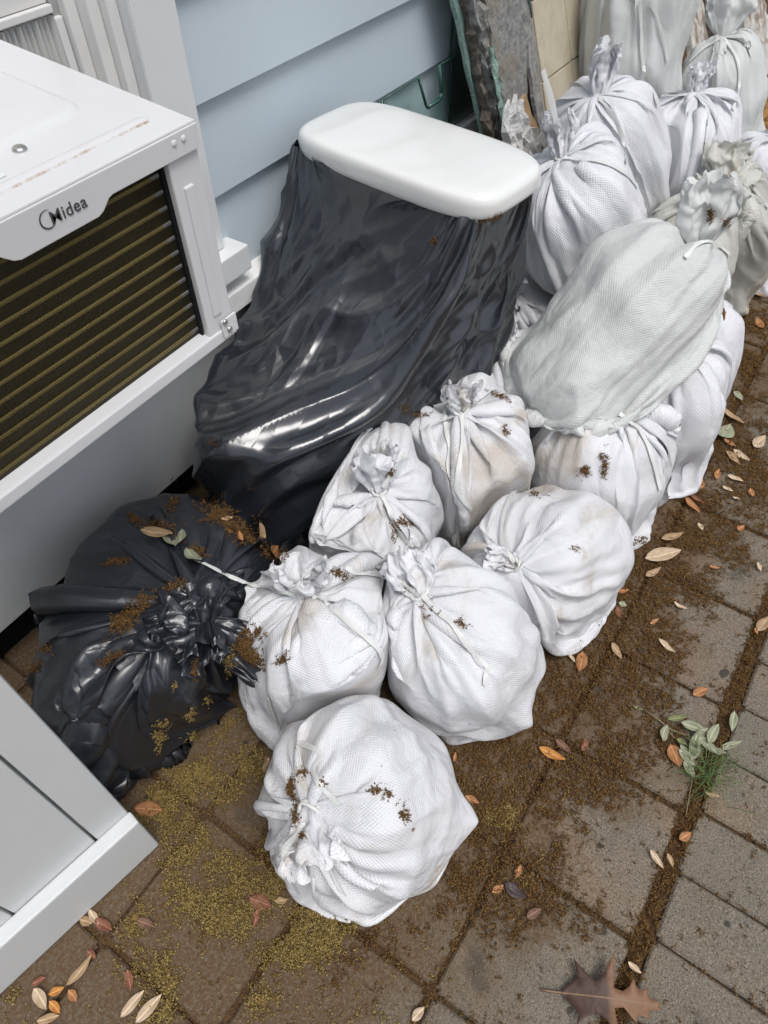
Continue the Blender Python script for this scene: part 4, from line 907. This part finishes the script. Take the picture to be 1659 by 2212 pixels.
fl.append(([[(350,1362,.03),(362,1360,.034),(372,1366,.03)],[(340,1318,.010),(375,1305,.032),(415,1325,.012)],[(335,1285,.004),(385,1262,.016),(430,1290,.005)]],5))
for r,sd_ in fl: flap(r,sd_)
p1=fp(436,1356,.016)
for k_,(d_,sd_,ln_,w_) in enumerate((((-.62,.30,.16),(.3,.6,.6),.15,.055),((.1,-.55,-.10),(1,.2,.3),.11,.045),((.35,.30,.55),(.7,-.7,.1),.075,.04),((-.35,-.35,.25),(.6,-.6,.5),.085,.040))):
    fx=fan(300+k_,p1,d_,sd_,ln_,w0=.014,w1=w_,thick=.018,droop=(0,0,-.03),cr=.35); o=keep(link('knot_tail',grid_mesh('knot_tail',fx,(.5,ln_*2)),M['plastic2']),kb); subsurf(o,1)
# ---------------------------------------------------------------- tie tapes lying over the sacks
bpy.context.view_layer.update(); DG=bpy.context.evaluated_depsgraph_get()
def tape(key,px,w=.0090,lift=.0055,abs_pts=None):
    e=OB[key][0]; C_=[np.array(p,float) for p in px]; n=len(C_); fine=[]
    for k in range(n-1):
        a,b_,c_,d_=C_[max(k-1,0)],C_[k],C_[k+1],C_[min(k+2,n-1)]
        for t in np.linspace(0,1,9)[:-1]: fine.append(.5*((2*b_)+(-a+c_)*t+(2*a-5*b_+4*c_-d_)*t*t+(-a+3*b_-3*c_+d_)*t**3))
    fine.append(C_[-1]); P=[];Nn=[]
    for q in fine:
        h=cast(q[0],q[1]) if len(q)==2 else None
        if h is None: continue
        P.append(h[0]+h[1]*lift); Nn.append(h[1])
    P=np.array(P);Nn=np.array(Nn)
    for _ in range(3): P[1:-1]=(P[:-2]+2*P[1:-1]+P[2:])/4; Nn[1:-1]=(Nn[:-2]+2*Nn[1:-1]+Nn[2:])/4
    ribbon(P,Nn,w,e)
def ribbon(P,Nn,w,e):
    n=len(P); V=[];F=[]
    for k in range(n):
        t=P[min(k+1,n-1)]-P[max(k-1,0)]; t/=np.linalg.norm(t)+1e-9; s_=np.cross(t,Nn[k]); s_/=np.linalg.norm(s_)+1e-9; tw=.22*math.sin(k*.35); s_=s_*math.cos(tw)+Nn[k]*math.sin(tw)*.6; nn=np.cross(s_,t)
        ww=w*.5*(1+.15*math.sin(k*.9)); V+=[P[k]-s_*ww,P[k]+nn*.0005,P[k]+s_*ww,P[k]-nn*.0005]
    for k in range(n-1):
        for q in range(4): F.append((4*k+q,4*k+(q+1)%4,4*k+4+(q+1)%4,4*k+4+q))
    F+=[(3,2,1,0),(4*n-4,4*n-3,4*n-2,4*n-1)]
    keep(link('tie_tape',pyd('tie_tape',V,F,False),M['tape']),e)
for key,px in ((2,((672,1288),(715,1312),(760,1350),(806,1392),(822,1420),(812,1442))),(2,((655,1284),(600,1275),(548,1268),(500,1250),(450,1226),(416,1206))),(2,((584,1505),(592,1535),(606,1570))),
    (3,((910,1283),(955,1330),(1005,1388),(1040,1430),(1050,1450),(1040,1482))),(3,((900,1278),(865,1257),(800,1247),(745,1230))),
    (5,((822,1062),(838,1100),(862,1140),(885,1172),(902,1188))),(5,((826,1050),(848,1015),(876,982))),
    (6,((992,880),(968,872),(960,905),(970,960),(966,1010),(972,1050))),(6,((997,890),(996,950),(990,1015),(990,1060),(1014,1100))),
    (4,((1112,1212),(1088,1180),(1090,1115),(1108,1066),(1140,1043))),(7,((1335,892),(1378,930),(1404,980),(1424,1056))),
    (1,((732,1735),(694,1695),(682,1660),(697,1628),(650,1605))),(1,((655,1780),(622,1828),(608,1862))),
    (10,((1478,558),(1505,530),(1540,527),(1572,550))),(11,((1218,345),(1290,352),(1345,374),(1374,404))),(12,((1296,215),(1318,238),(1344,290),(1348,352))),
    (14,((1384,2),(1384,80),(1390,150),(1418,228))),(14,((1404,2),(1428,66),(1440,130))),(15,((1558,86),(1520,106),(1478,148))),(15,((1564,86),(1594,132),(1594,200),(1580,240))),(16,((1562,400),(1600,410),(1640,432),(1658,446)))): tape(key,px)
# stiff tape end standing up from the sack next to the lid
tp=OB[11][2]; a_=gy(1172,152,float(tp[1])+.06); P=np.array([tp*(1-t)+a_*t+np.array([.012*math.sin(3*t),0,0]) for t in np.linspace(0,1,14)]); ribbon(P,np.tile(np.array([-.5,-.8,.2]),(14,1)),.014,OB[11][0])
# ---------------------------------------------------------------- catkins
OCT_V=np.array([(1,0,0),(-1,0,0),(0,1,0),(0,-1,0),(0,0,1),(0,0,-1)],f32); OCT_F=np.array([(0,2,4),(2,1,4),(1,3,4),(3,0,4),(2,0,5),(1,2,5),(3,1,5),(0,3,5)],np.int32)
def catkin_mesh(name,pos,nor,seed,beads=7,size=1.0,spread=1.0):
    rng=np.random.default_rng(seed); n=len(pos); pos=np.asarray(pos,f32); nor=np.asarray(nor,f32)
    a=np.cross(nor,np.array([.31,.83,.47],f32)); a/=np.linalg.norm(a,axis=1)[:,None]; b_=np.cross(nor,a)
    th=rng.uniform(0,6.28,n); curl=rng.uniform(-1.6,1.6,n); ln=rng.uniform(.005,.017,n)*size
    out=[]
    x=np.zeros(n);y=np.zeros(n);ang=th.copy()
    for k in range(beads):
        jit=rng.normal(0,.0010*size,(n,2)); h=rng.uniform(.0006,.0042,n)*size
        c=pos+a*(x+jit[:,0])[:,None]+b_*(y+jit[:,1])[:,None]+nor*h[:,None]
        r=rng.uniform(.0008,.0019,n)*size
        out.append(c[:,None,:]+OCT_V[None]*(r[:,None]*np.array([1.0]))[:,None,:]*rng.uniform(.6,1.3,(n,1,3)))
        x+=np.cos(ang)*ln/beads; y+=np.sin(ang)*ln/beads; ang+=curl/beads*2
    Vv=np.stack(out,1).reshape(-1,3).astype(f32); nb=n*beads
    F=(OCT_F[None]+np.arange(nb,dtype=np.int32)[:,None,None]*6).reshape(-1,3)
    me=bpy.data.meshes.new(name); me.vertices.add(len(Vv)); me.vertices.foreach_set('co',Vv.ravel()); me.loops.add(F.size); me.loops.foreach_set('vertex_index',F.ravel())
    me.polygons.add(len(F)); me.polygons.foreach_set('loop_start',np.arange(0,F.size,3,dtype=np.int32)); me.polygons.foreach_set('loop_total',np.full(len(F),3,np.int32)); me.update(calc_edges=True)
    return me
def blobs(lst,x,y):
    d=np.zeros_like(x)
    for u,v,r,w in lst:
        c=gz(u,v); d+=w*np.exp(-((x-c[0])**2+(y-c[1])**2)/(2*r*r))
    return d
BR=[(1200,1560,.09,1),(1150,1700,.10,.7),(1250,1500,.08,1),(1300,1430,.08,1.1),(1380,1330,.08,1.1),(1400,1250,.09,1),(1470,1170,.08,1),(1520,1080,.08,1),(1560,1000,.07,1.1),(1590,880,.07,.9),(1600,780,.06,.9),(1620,690,.07,1),(1100,1890,.06,1.0),(1060,1780,.07,.7),(1330,1560,.05,.5),(1450,1560,.04,.5),(1550,1180,.05,.8),(950,1690,.06,.7),(1640,920,.05,.8),(520,1790,.06,.6),(620,1780,.05,.5),(1080,1960,.05,.8),(1190,1620,.06,1),(1420,1640,.05,.45),(1520,1120,.06,.9),(1620,1000,.06,.8),(820,2010,.05,.5)]
YE=[(360,1730,.030,1),(430,1715,.030,1),(500,1680,.035,1),(570,1640,.035,1),(390,1800,.025,.9),(385,1870,.025,.8),(450,1890,.030,1.1),(490,1945,.035,1),(600,1985,.045,1.1),(680,2010,.04,1.1),(560,1895,.028,.8),(420,1840,.025,.9),(300,1990,.020,.6),(320,2090,.025,.7),(340,2180,.030,.8),(550,2150,.022,.8),(720,1985,.035,.9),(260,2110,.018,.4),(620,1940,.03,.8),(1210,1660,.03,.3),(1100,1790,.05,.25)]
rng=np.random.default_rng(11)
def joint_mask(x,y):
    fx=np.abs(((x-PX0)/PS+.5)%1-.5)*PS; fy=np.abs(((y-PY0)/PS+.5)%1-.5)*PS
    main=(y>-.215)&(np.minimum(fx,fy)<.006); wide=np.abs(y+.229)<.019
    fb=np.abs(((x-PX0-.02)/(PS/2)+.5)%1-.5)*PS/2; bj=(y<-.245)&(fb<.0035)
    return main,wide,bj
def scatter(cand,blob,jw,thr,seed,zbase=.001,xr=(-.40,3.0),yr=(-.50,.42)):
    x=rng.uniform(*xr,cand); y=rng.uniform(*yr,cand)
    d=blobs(blob,x,y); nz=vnoise(x*38,y*38,seed)*.5+vnoise(x*90,y*90,seed+1)*.35+vnoise(x*13,y*13,seed+2)*.5
    m,w,bj=joint_mask(x,y); den=np.clip((np.minimum(d,.70)*.85+nz*1.10-1.05)*1.5,0,.62)+ .012*(nz>.66)+.02*np.clip(d*2,0,1)
    den=np.where(m,np.maximum(den,jw*(.25+.75*vnoise(x*7,y*7,seed+4))*np.clip(d*3+.30,0,1)),den); den=np.where(w,np.maximum(den,jw*.9),den); den=np.where(bj,np.maximum(den,jw*.35),den)
    k=rng.uniform(0,1,cand)<den; x,y=x[k],y[k]; z=np.where((m|w|bj)[k],-.0075+rng.uniform(0,.009,k.sum()),zbase+rng.uniform(0,.004,k.sum())*np.clip(d[k],0,1))
    return np.stack([x,y,z],1)
P=scatter(230000,BR,.55,.5,20); print('catkins brown',len(P))
o=link('brown_catkins',catkin_mesh('brown_catkins',P,np.tile((0,0,1),(len(P),1)),1,6,1.08),M['catkin']); tag(o,'brown fallen catkins carpeting the pavers and filling the joints','catkins',kind='stuff')
P=scatter(110000,YE,.0,.5,40,xr=(-.30,.62),yr=(-.05,.78)); print('catkins yellow',len(P))
o=link('yellow_catkins',catkin_mesh('yellow_catkins',P,np.tile((0,0,1),(len(P),1)),2,6,1.15),M['catkiny']); tag(o,'yellowish fallen catkins heaped at the lower left','catkins',kind='stuff')
def patch(lst,seed,dens=1.0):
    rg=np.random.default_rng(seed); P=[];Nn=[]
    for u,v,ru,rv,ang,cnt in lst:
        ca,sa=math.cos(math.radians(ang)),math.sin(math.radians(ang)); n=int(cnt*dens)
        for k in range(n):
            a=rg.normal(0,.5)*ru; b_=rg.normal(0,.5)*rv; h=cast(u+a*ca-b_*sa,v+a*sa+b_*ca)
            if h is not None: P.append(h[0]+h[1]*rg.uniform(-.0005,.003)); Nn.append(h[1])
    return P,Nn
def bag_litter(label,lst,seed,mat='catkin',size=.85):
    P,Nn=patch(lst,seed); o=link('catkin_litter',catkin_mesh('catkin_litter',P,Nn,seed,6,size),M[mat]); tag(o,label,'catkins',kind='stuff')
bag_litter('brown catkins caught in the folds of the knotted black bag',[(292,1122,24,8,40,60),(375,1085,12,30,10,60),(480,1115,60,26,25,330),(520,1150,40,22,40,190),(350,1140,40,14,10,90),(290,1320,60,18,-45,200),(265,1345,25,18,0,120),(380,1265,30,8,-20,60),(250,1215,35,6,-8,60),(590,1195,30,16,20,110),(430,1190,25,10,30,50),(240,1420,35,8,-30,60),(100,1400,18,10,0,30),(80,1440,18,8,-30,35),(420,1450,6,20,0,35)],51)
bag_litter('yellowish catkins on the lower side of the knotted black bag',[(340,1595,14,22,0,70),(420,1590,18,12,0,45),(495,1560,26,16,-30,55),(410,1540,10,12,0,30),(350,1560,12,7,0,20),(470,1590,12,6,0,15),(445,1515,10,8,0,15),(355,1660,10,5,0,12),(495,1440,6,28,10,40),(375,1480,6,8,0,12)],52,'catkiny')
bag_litter('catkin clumps on the sack beside the black bag',[(530,1385,16,34,20,170),(545,1420,34,16,30,170),(610,1422,16,9,-40,40),(735,1240,24,7,20,45),(560,1370,10,10,0,30)],53)
bag_litter('catkins around the tie of the front sack',[(632,1700,8,22,-10,60),(640,1760,5,26,0,40),(655,1668,12,5,0,20),(812,1706,14,5,0,22),(870,1760,8,26,-40,30),(650,1805,10,8,0,20),(840,1715,8,12,-40,15),(700,1690,6,4,0,8)],54)
bag_litter('catkins on the sack in front of the black film',[(868,1128,20,9,0,60),(855,1150,8,20,30,25),(845,1020,16,5,-45,25)],55)
bag_litter('catkins on the sack with two hanging tapes',[(905,895,26,4,5,25),(1075,855,24,6,25,45),(1090,932,8,10,0,22),(870,880,10,10,-45,15)],56)
bag_litter('catkins on the sack under the grey sack corner',[(1264,1017,12,13,0,60),(1305,1010,5,26,10,60),(1300,985,10,6,0,20)],57)
bag_litter('specks of catkin on the sack with the long tape',[(935,1320,30,20,40,20),(995,1345,16,5,35,18),(880,1270,14,8,0,10),(1160,1070,14,6,10,22),(1240,1185,8,4,0,8)],58)
bag_litter('catkins in the folds of the stained yellowish sack',[(1535,465,6,20,10,40),(1570,480,6,12,-30,25)],59)
bag_litter('catkins on the black film by the tank lid',[(938,520,6,8,30,14),(1060,470,40,3,-22,30),(460,960,10,6,0,6)],60)
# ---------------------------------------------------------------- fallen leaves
def leaf_mat(name,c,c2,rough=.6):
    m,nt,p=nodes(name); b=NB(nt); v=b.vec('Object'); n=b.noise(v,90,4,.6); sp=b.n('SeparateXYZ',{'Vector':v}); y=b.math('ABSOLUTE',sp.outputs[1])
    col=b.mix(b.ramp(n,.35,.7),c,c2); col=b.mix(b.ramp(y,.0011,.0004),col,[min(1,k*1.5+.03) for k in c]); b.link(col,p.inputs['Base Color'])
    b.link(b.bump(b.noise(b.scale(v,(1,3,1)),160,3),.001,.8),p.inputs['Normal']); p.inputs['Roughness'].default_value=rough; p.inputs['Specular IOR Level'].default_value=.35
    return m
LM={'orange':leaf_mat('leaf_orange',(.40,.185,.075),(.30,.13,.05)),'bright':leaf_mat('leaf_bright',(.52,.24,.055),(.40,.16,.04)),'tan':leaf_mat('leaf_tan',(.42,.29,.165),(.34,.22,.12)),'pale':leaf_mat('leaf_pale',(.54,.42,.29),(.44,.32,.20)),
 'brown':leaf_mat('leaf_brown',(.19,.10,.06),(.12,.065,.04)),'red':leaf_mat('leaf_red',(.24,.095,.055),(.16,.06,.035)),'dark':leaf_mat('leaf_dark',(.045,.035,.04),(.075,.05,.05),.4),'olive':leaf_mat('leaf_olive',(.20,.215,.09),(.14,.155,.06)),'sage':leaf_mat('leaf_sage',(.33,.335,.23),(.26,.27,.175))}
def leaf_mesh(L,wr,curl,fold,seed,shape=0):
    rg=np.random.default_rng(seed); nu,nv=12,5; V=[];F=[]
    for i in range(nu):
        t=i/(nu-1); w=L*wr*.5*(max(0,math.sin(math.pi*t**(.85 if shape==0 else .65 if shape==1 else 1.25)))**.8+.012)
        for j in range(nv):
            s_=(j/(nv-1)-.5)*2; x=(t-.5)*L; y=w*s_; z=fold*L*.14*abs(s_)*w/(L*wr*.5)+curl*L*(4*(t-.5)**2)*.16+.0012*math.sin(9*t+3*s_+seed)
            V.append((x,y,z))
    for i in range(nu-1):
        for j in range(nv-1): a=i*nv+j; F.append((a,a+nv,a+nv+1,a+1))
    me=pyd('leaf',V,F,True); return me
LN=0
def leaf_between(u1,v1,u2,v2,mat,label,wr=.36,curl=None,fold=.5,shape=0,cat='leaf',parent=None,name='fallen_leaf',lift=.0065):
    global LN; LN+=1; rg=random.Random(LN*13)
    A=cast(u1,v1); B=cast(u2,v2); 
    if A is None or B is None: return None
    up1=np.array([0,0,1.0])
    if label and 'black bag' not in label and 'against' not in label: A=(gz(u1,v1),up1,None); B=(gz(u2,v2),up1,None)
    a,b_=A[0],B[0]; n=A[1]+B[1]; n/=np.linalg.norm(n); d=b_-a; L=np.linalg.norm(d)
    if L>.16: d=d/L; L=.09
    x=d/np.linalg.norm(d); y=np.cross(n,x); y/=np.linalg.norm(y); z=np.cross(x,y)
    me=leaf_mesh(L,wr,rg.uniform(.1,.9) if curl is None else curl,fold*rg.uniform(.3,1.5),LN,shape); o=link(name,me,LM[mat])
    md=o.modifiers.new('thick','SOLIDIFY'); md.thickness=.0005
    c=(a+b_)/2+n*(lift+.0015*rg.random()); roll=rg.uniform(-.25,.25); y2=y*math.cos(roll)+z*math.sin(roll); z2=np.cross(x,y2)
    mw=Matrix(((x[0],y2[0],z2[0],c[0]),(x[1],y2[1],z2[1],c[1]),(x[2],y2[2],z2[2],c[2]),(0,0,0,1)))
    if parent is None: o.matrix_world=mw; tag(o,label,cat,'fallen leaves on the pavers and bags')
    else: o.parent=parent; o.matrix_parent_inverse=Matrix.Translation(-Vector(parent.location)); o.matrix_basis=mw
    return o
R='right of the sacks'
LEAVES=[
(1390,1212,1468,1194,'pale','long pale tan leaf dusted with catkins, right of the low-tied sack'),(1392,1250,1424,1232,'tan','tan leaf just below the long pale catkin-dusted leaf'),(1331,1282,1356,1278,'orange','small orange leaf beside the right corner of the low-tied sack',.45),
(1453,1306,1480,1320,'pale','slim pale leaf on the clean paver right of the low-tied sack',.32),(1402,1352,1420,1341,'orange','small orange leaf left of the clean paver'),(1530,1227,1552,1232,'orange','small orange leaf on the dark paver near the right edge'),
(1634,1218,1641,1238,'pale','pale leaf at the right edge level with the low-tied sack',.45),(1419,1386,1454,1416,'pale','curved pale leaf pointing to the clean paver\'s corner',.34),(1320,1392,1340,1427,'tan','tan leaf with a blunt end right of the long-taped sack',.42),
(1258,1414,1250,1456,'orange','oval orange leaf standing on the litter right of the long-taped sack',.5),(1226,1414,1240,1434,'pale','small pale leaf touching the oval orange leaf'),(1494,1506,1526,1490,'orange','curled orange leaf on the joint by the clean paver',.5),
(1633,1368,1659,1336,'tan','dull olive-tan leaf at the right edge on the wide joint',.42),(1628,1360,1633,1374,'orange','tiny orange leaf under the olive-tan edge leaf',.5),(1162,1618,1219,1645,'bright','large bright orange leaf with brown rim in the litter',.34),
(1199,1600,1232,1630,'brown','mottled brown leaf crossing behind the bright orange leaf',.36),(1266,1600,1256,1626,'red','reddish-brown leaf right of the bright orange leaf',.5),(1332,1315,1336,1338,'red','curled red-brown leaf by the ear of the low-tied sack',.5),
(1335,1306,1352,1312,'sage','small pale green leaf by the ear of the low-tied sack',.8),(1583,1540,1577,1584,'sage','upright grey-green leaf on the wide joint above the twig',.32),(1465,1816,1490,1802,'orange','orange leaf on the wide joint near the lower right',.62),
(1402,1838,1430,1878,'pale','pale pointed leaf beside the wide joint, lower right',.34),(1440,1846,1452,1874,'tan','folded tan leaf in the wide joint, lower right',.4),(1354,2080,1382,2104,'pale','pale leaf in the wide joint above the oak leaf',.44),
(1124,1870,1112,1902,'orange','orange leaf right of the front sack\'s corner',.4),(1062,1930,1087,1914,'orange','short orange leaf touching the dark leaf',.5),(1088,1912,1132,1942,'dark','shiny purple-black leaf right of the front sack',.55),
(1136,1984,1166,1966,'brown','flat brown leaf pressed to the paver below the purple-black leaf',.55),(1520,1716,1550,1724,'tan','tan leaf below the grass tuft',.42),(294,1748,354,1752,'orange','broad orange-tan leaf at the corner of the plank screen',.5),
(578,1664,592,1642,'tan','tan leaf between the black bag and the front sack',.45),(540,1942,588,1960,'red','dusky red toothed leaf at lower left of the front sack',.6),(594,1948,624,1946,'tan','tan leaf touching the dusky red leaf',.5),
(558,1966,550,2004,'red','narrow red leaf below the dusky red leaf',.4),(300,1990,336,2004,'brown','dark brown leaf stuck on the paver below the screen rail',.55),(210,1990,246,2012,'red','reddish leaf under the edge of the screen rail',.5),
(196,1968,216,2000,'pale','curled pale leaf under the edge of the screen rail',.4),(176,1988,204,1996,'tan','tan leaf tucked against the screen rail',.5),(192,2056,210,2072,'red','red-brown leaf on the joint at lower left',.6),
(150,2132,204,2066,'tan','long twisted tan leaf on the joint at lower left',.28),(278,2096,286,2142,'red','upright red-brown leaf at the lower left',.42),(264,2198,314,2140,'pale','pale pointed leaf at the bottom, left one of a pair',.34),
(296,2210,352,2148,'pale','pale pointed leaf at the bottom, right one of a pair',.34),(152,2140,170,2164,'orange','round orange leaf at the lower left',.6),(108,2150,142,2134,'bright','orange-red leaf in the clump at the lower left, upper one',.5),
(112,2164,134,2190,'bright','orange-red leaf in the clump at the lower left, lower one',.5),(80,2136,106,2180,'pale','spotted pale leaf in the lower left clump',.5),(72,2128,102,2112,'red','dark red leaf at the left of the lower left clump',.5),
(84,2208,132,2194,'tan','tan leaf at the bottom edge, far left',.4),(890,2206,916,2176,'pale','pale oval leaf at the bottom edge, middle',.55),(1004,1722,1034,1738,'orange','orange leaf poking out behind the front sack',.42),
(980,1648,984,1628,'orange','small orange leaf between the front sack and the long-taped sack',.4),(1610,626,1650,650,'tan','long tan leaf beside the far stained sack',.32),(1556,664,1572,655,'orange','small orange leaf at the foot of the stained sack',.5),
(1542,672,1562,680,'orange','orange leaf lying against the stained sack',.4),(1632,694,1646,716,'orange','orange leaf on the litter near the upper right edge',.45),(1580,712,1606,702,'olive','dull green leaf on the upper right paver',.4),
(1538,812,1576,828,'tan','long tan leaf right of the bulging sack, upper',.32),(1552,828,1578,834,'pale','small pale leaf under the long tan leaf by the bulging sack',.36),(1584,850,1602,870,'sage','folded grey-green leaf on the right paver',.45),
(1556,890,1602,922,'tan','tan leaf pointing down right beside the bulging sack',.34),(1556,952,1574,924,'sage','broad grey-green leaf by the bulging sack',.75),(1562,952,1586,968,'orange','orange leaf under the broad grey-green leaf',.6),
(1624,972,1648,948,'pale','pale folded leaf at the right edge above the litter',.5),(1566,978,1594,1008,'tan','tan leaf below the broad grey-green leaf',.42),(1582,976,1616,1000,'pale','pale curved leaf right of the tan one',.38),
(1568,1032,1602,1044,'pale','slim pale leaf on the litter right of the sacks',.34),(1558,1056,1580,1066,'pale','small pale leaf under the slim pale one',.4),(1508,1060,1516,1040,'orange','small orange leaf near the foot of the corner sack',.5),
(1544,1040,1550,1018,'orange','narrow orange leaf between litter and pale leaves',.4),(1618,1060,1624,1078,'orange','bright little orange leaf near the right edge',.5),(1486,1074,1516,1092,'red','red-brown leaf above the long orange one',.4),
(1478,1080,1508,1112,'orange','long orange leaf beside the corner sack',.38),(1580,1078,1596,1082,'pale','tiny pale oval leaf on the litter',.55),(1506,1134,1516,1150,'pale','pale little leaf below the long orange one',.5),
(1426,1172,1472,1158,'tan','speckled tan leaf right of the low-tied sack, upper',.36),(1590,1150,1604,1140,'orange','little orange leaf on the paver near the right edge',.6),
(310,1150,378,1158,'tan','long tan leaf lying on the knotted black bag',.24),(559,1176,558,1122,'tan','upright tan leaf on the knotted black bag next to the sack',.38),(476,1128,500,1124,'tan','small tan leaf on the catkin heap of the black bag',.5),
(520,1170,512,1148,'orange','small orange leaf on the catkin heap of the black bag',.4),(582,1208,588,1186,'orange','bright small leaf at the right end of the black bag',.5),(356,1160,378,1192,'sage','folded pale green leaf on the knotted black bag, left one',.36),
(386,1186,398,1154,'sage','folded pale green leaf on the knotted black bag, right one',.36),(402,1198,434,1222,'sage','pale green leaf at the end of the tape on the black bag',.4)]
bpy.context.view_layer.update(); DG=bpy.context.evaluated_depsgraph_get()
for L in LEAVES: leaf_between(*L[:6],*(L[6:]))
for k,(u,v,u2,v2) in enumerate(((1636,600,1656,590),(1640,608,1658,612),(1630,612,1644,604),(1648,596,1654,614))): leaf_between(u,v,u2,v2,'red','dry red-brown leaf in the clump at the upper right edge, %s'%('top one','lower right one','leftmost','crosswise one')[k],.36)
# oak leaf, lower right
def oak():
    A,B=gz(1168,2140),gz(1428,2176); d=B-A; L=np.linalg.norm(d); x=d/L; y=np.cross([0,0,1],x)
    half=[(.0,.012),(.17,.014),(.20,.05),(.30,.14),(.27,.30),(.36,.20),(.44,.12),(.52,.22),(.60,.38),(.60,.20),(.585,.09),(.66,.07),(.72,.12),(.76,.20),(.78,.12),(.83,.10),(.88,.14),(.87,.07),(.93,.035),(1.0,.03),(.96,.0)]
    pts=half+[(a,-b_*(.85 if i%3 else 1.1)) for i,(a,b_) in list(enumerate(half))[::-1][1:]]
    bm=bmesh.new(); vs_=[bm.verts.new((a*L-L/2,b_*L*.85,0)) for a,b_ in pts]; f=bm.faces.new(vs_); bmesh.ops.triangulate(bm,faces=[f]); bmesh.ops.subdivide_edges(bm,edges=bm.edges[:],cuts=2,use_grid_fill=True)
    for v in bm.verts: v.co.z=.018*(abs(v.co.y)/L*3)**1.3+.008*math.sin(v.co.x*30+1)+.006+.004*math.sin(v.co.y*60+1)+.004
    bmesh.ops.recalc_face_normals(bm,faces=bm.faces[:])
    o=link('oak_leaf',bm_mesh('oak_leaf',bm,True),OAKM); o.matrix_world=Matrix(((x[0],y[0],0,(A+B)[0]/2),(x[1],y[1],0,(A+B)[1]/2),(0,0,1,.002),(0,0,0,1))); md=o.modifiers.new('t','SOLIDIFY'); md.thickness=.0006
    tag(o,'large lobed brown oak leaf at the bottom right, half dark half tan','leaf')
def oak_mat():
    m,nt,p=nodes('oak_brown'); b=NB(nt); v=b.vec('Object'); sp=b.n('SeparateXYZ',{'Vector':v}); n=b.noise(v,30,4)
    f=b.ramp(b.math('ADD',sp.outputs[0],b.math('MULTIPLY',n,.02)),.012,.030); c=b.mix(f,(.070,.034,.022),(.21,.105,.050)); c=b.mix(b.ramp(b.math('ABSOLUTE',sp.outputs[1]),.0016,.0006),c,(.22,.13,.07)); b.link(c,p.inputs['Base Color']); p.inputs['Roughness'].default_value=.55
    b.link(b.bump(b.noise(v,60,4),.002,.8),p.inputs['Normal']); return m
OAKM=oak_mat(); oak()
# twig with grey-green leaves
tw=empty('olive_twig',tuple(gz(1480,1600)),'broken twig with grey-green leaves lying by the wide paver joint','twig')
def gp_(pts,z=.006): return [gz(u,v,z) for u,v in pts]
M['stem']=simple('twig_bark',(.26,.20,.13),.8,.3,var=.2)
tube('stem',gp_(((1392,1533),(1424,1556),(1452,1578),(1490,1590),(1530,1600)),.008),[.0012,.0013,.0014,.0012,.001],M['stem'],tw,6)
tube('stem',gp_(((1436,1568),(1456,1594),(1476,1616),(1500,1650),(1494,1690),(1482,1760)),.006),[.0012,.0012,.0012,.0012,.001,.0008],M['stem'],tw,6)
for k,(u,v,u2,v2,mt,wr) in enumerate(((1366,1528,1386,1536,'olive',.4),(1438,1558,1480,1552,'olive',.3),(1424,1600,1434,1566,'sage',.45),(1462,1600,1484,1612,'olive',.4),(1472,1566,1526,1584,'sage',.36),(1480,1606,1520,1572,'sage',.4),(1486,1646,1500,1590,'sage',.4),(1504,1592,1550,1632,'sage',.34),(1524,1606,1546,1566,'sage',.42),(1524,1618,1566,1628,'sage',.3),(1550,1622,1600,1604,'sage',.26),(1462,1616,1496,1652,'sage',.42),(1478,1650,1500,1690,'sage',.42),(1484,1640,1466,1614,'sage',.5))):
    leaf_between(u,v,u2,v2,mt,None,wr,parent=tw,name='leaf',lift=.004+.0022*(k%5),curl=.9,fold=1.2)
leaf_between(1446,1612,1466,1660,'orange','rounded orange-tan leaf partly under the twig',.6)
# grass tuft
gt=empty('grass_tuft',tuple(gz(1535,1665)),'small tuft of thin green grass growing in the joint','grass')
V=[];F=[]; rng=np.random.default_rng(8); c0=gz(1528,1668)
for k in range(110):
    p=c0+np.array([*rng.normal(0,.018,2),-.004]); a=rng.uniform(0,6.28); l=rng.uniform(.03,.10); d=np.array([math.cos(a),math.sin(a),0]); s_=np.array([-d[1],d[0],0])*.0008; pr=None
    for q in range(6):
        t=q/5; c=p+d*l*t+np.array([0,0,1])*(l*.45*math.sin(math.pi*t*.85)+.006*t); w=s_*(1-t*.9); V+=[c-w,c+w]
        if q: i=len(V)-4; F.append((i,i+1,i+3,i+2))
M['grass']=simple('grass_green',(.095,.15,.045),.55,.3,var=.35,vs_=60)
keep(link('blades',pyd('blades',V,F),M['grass']),gt)
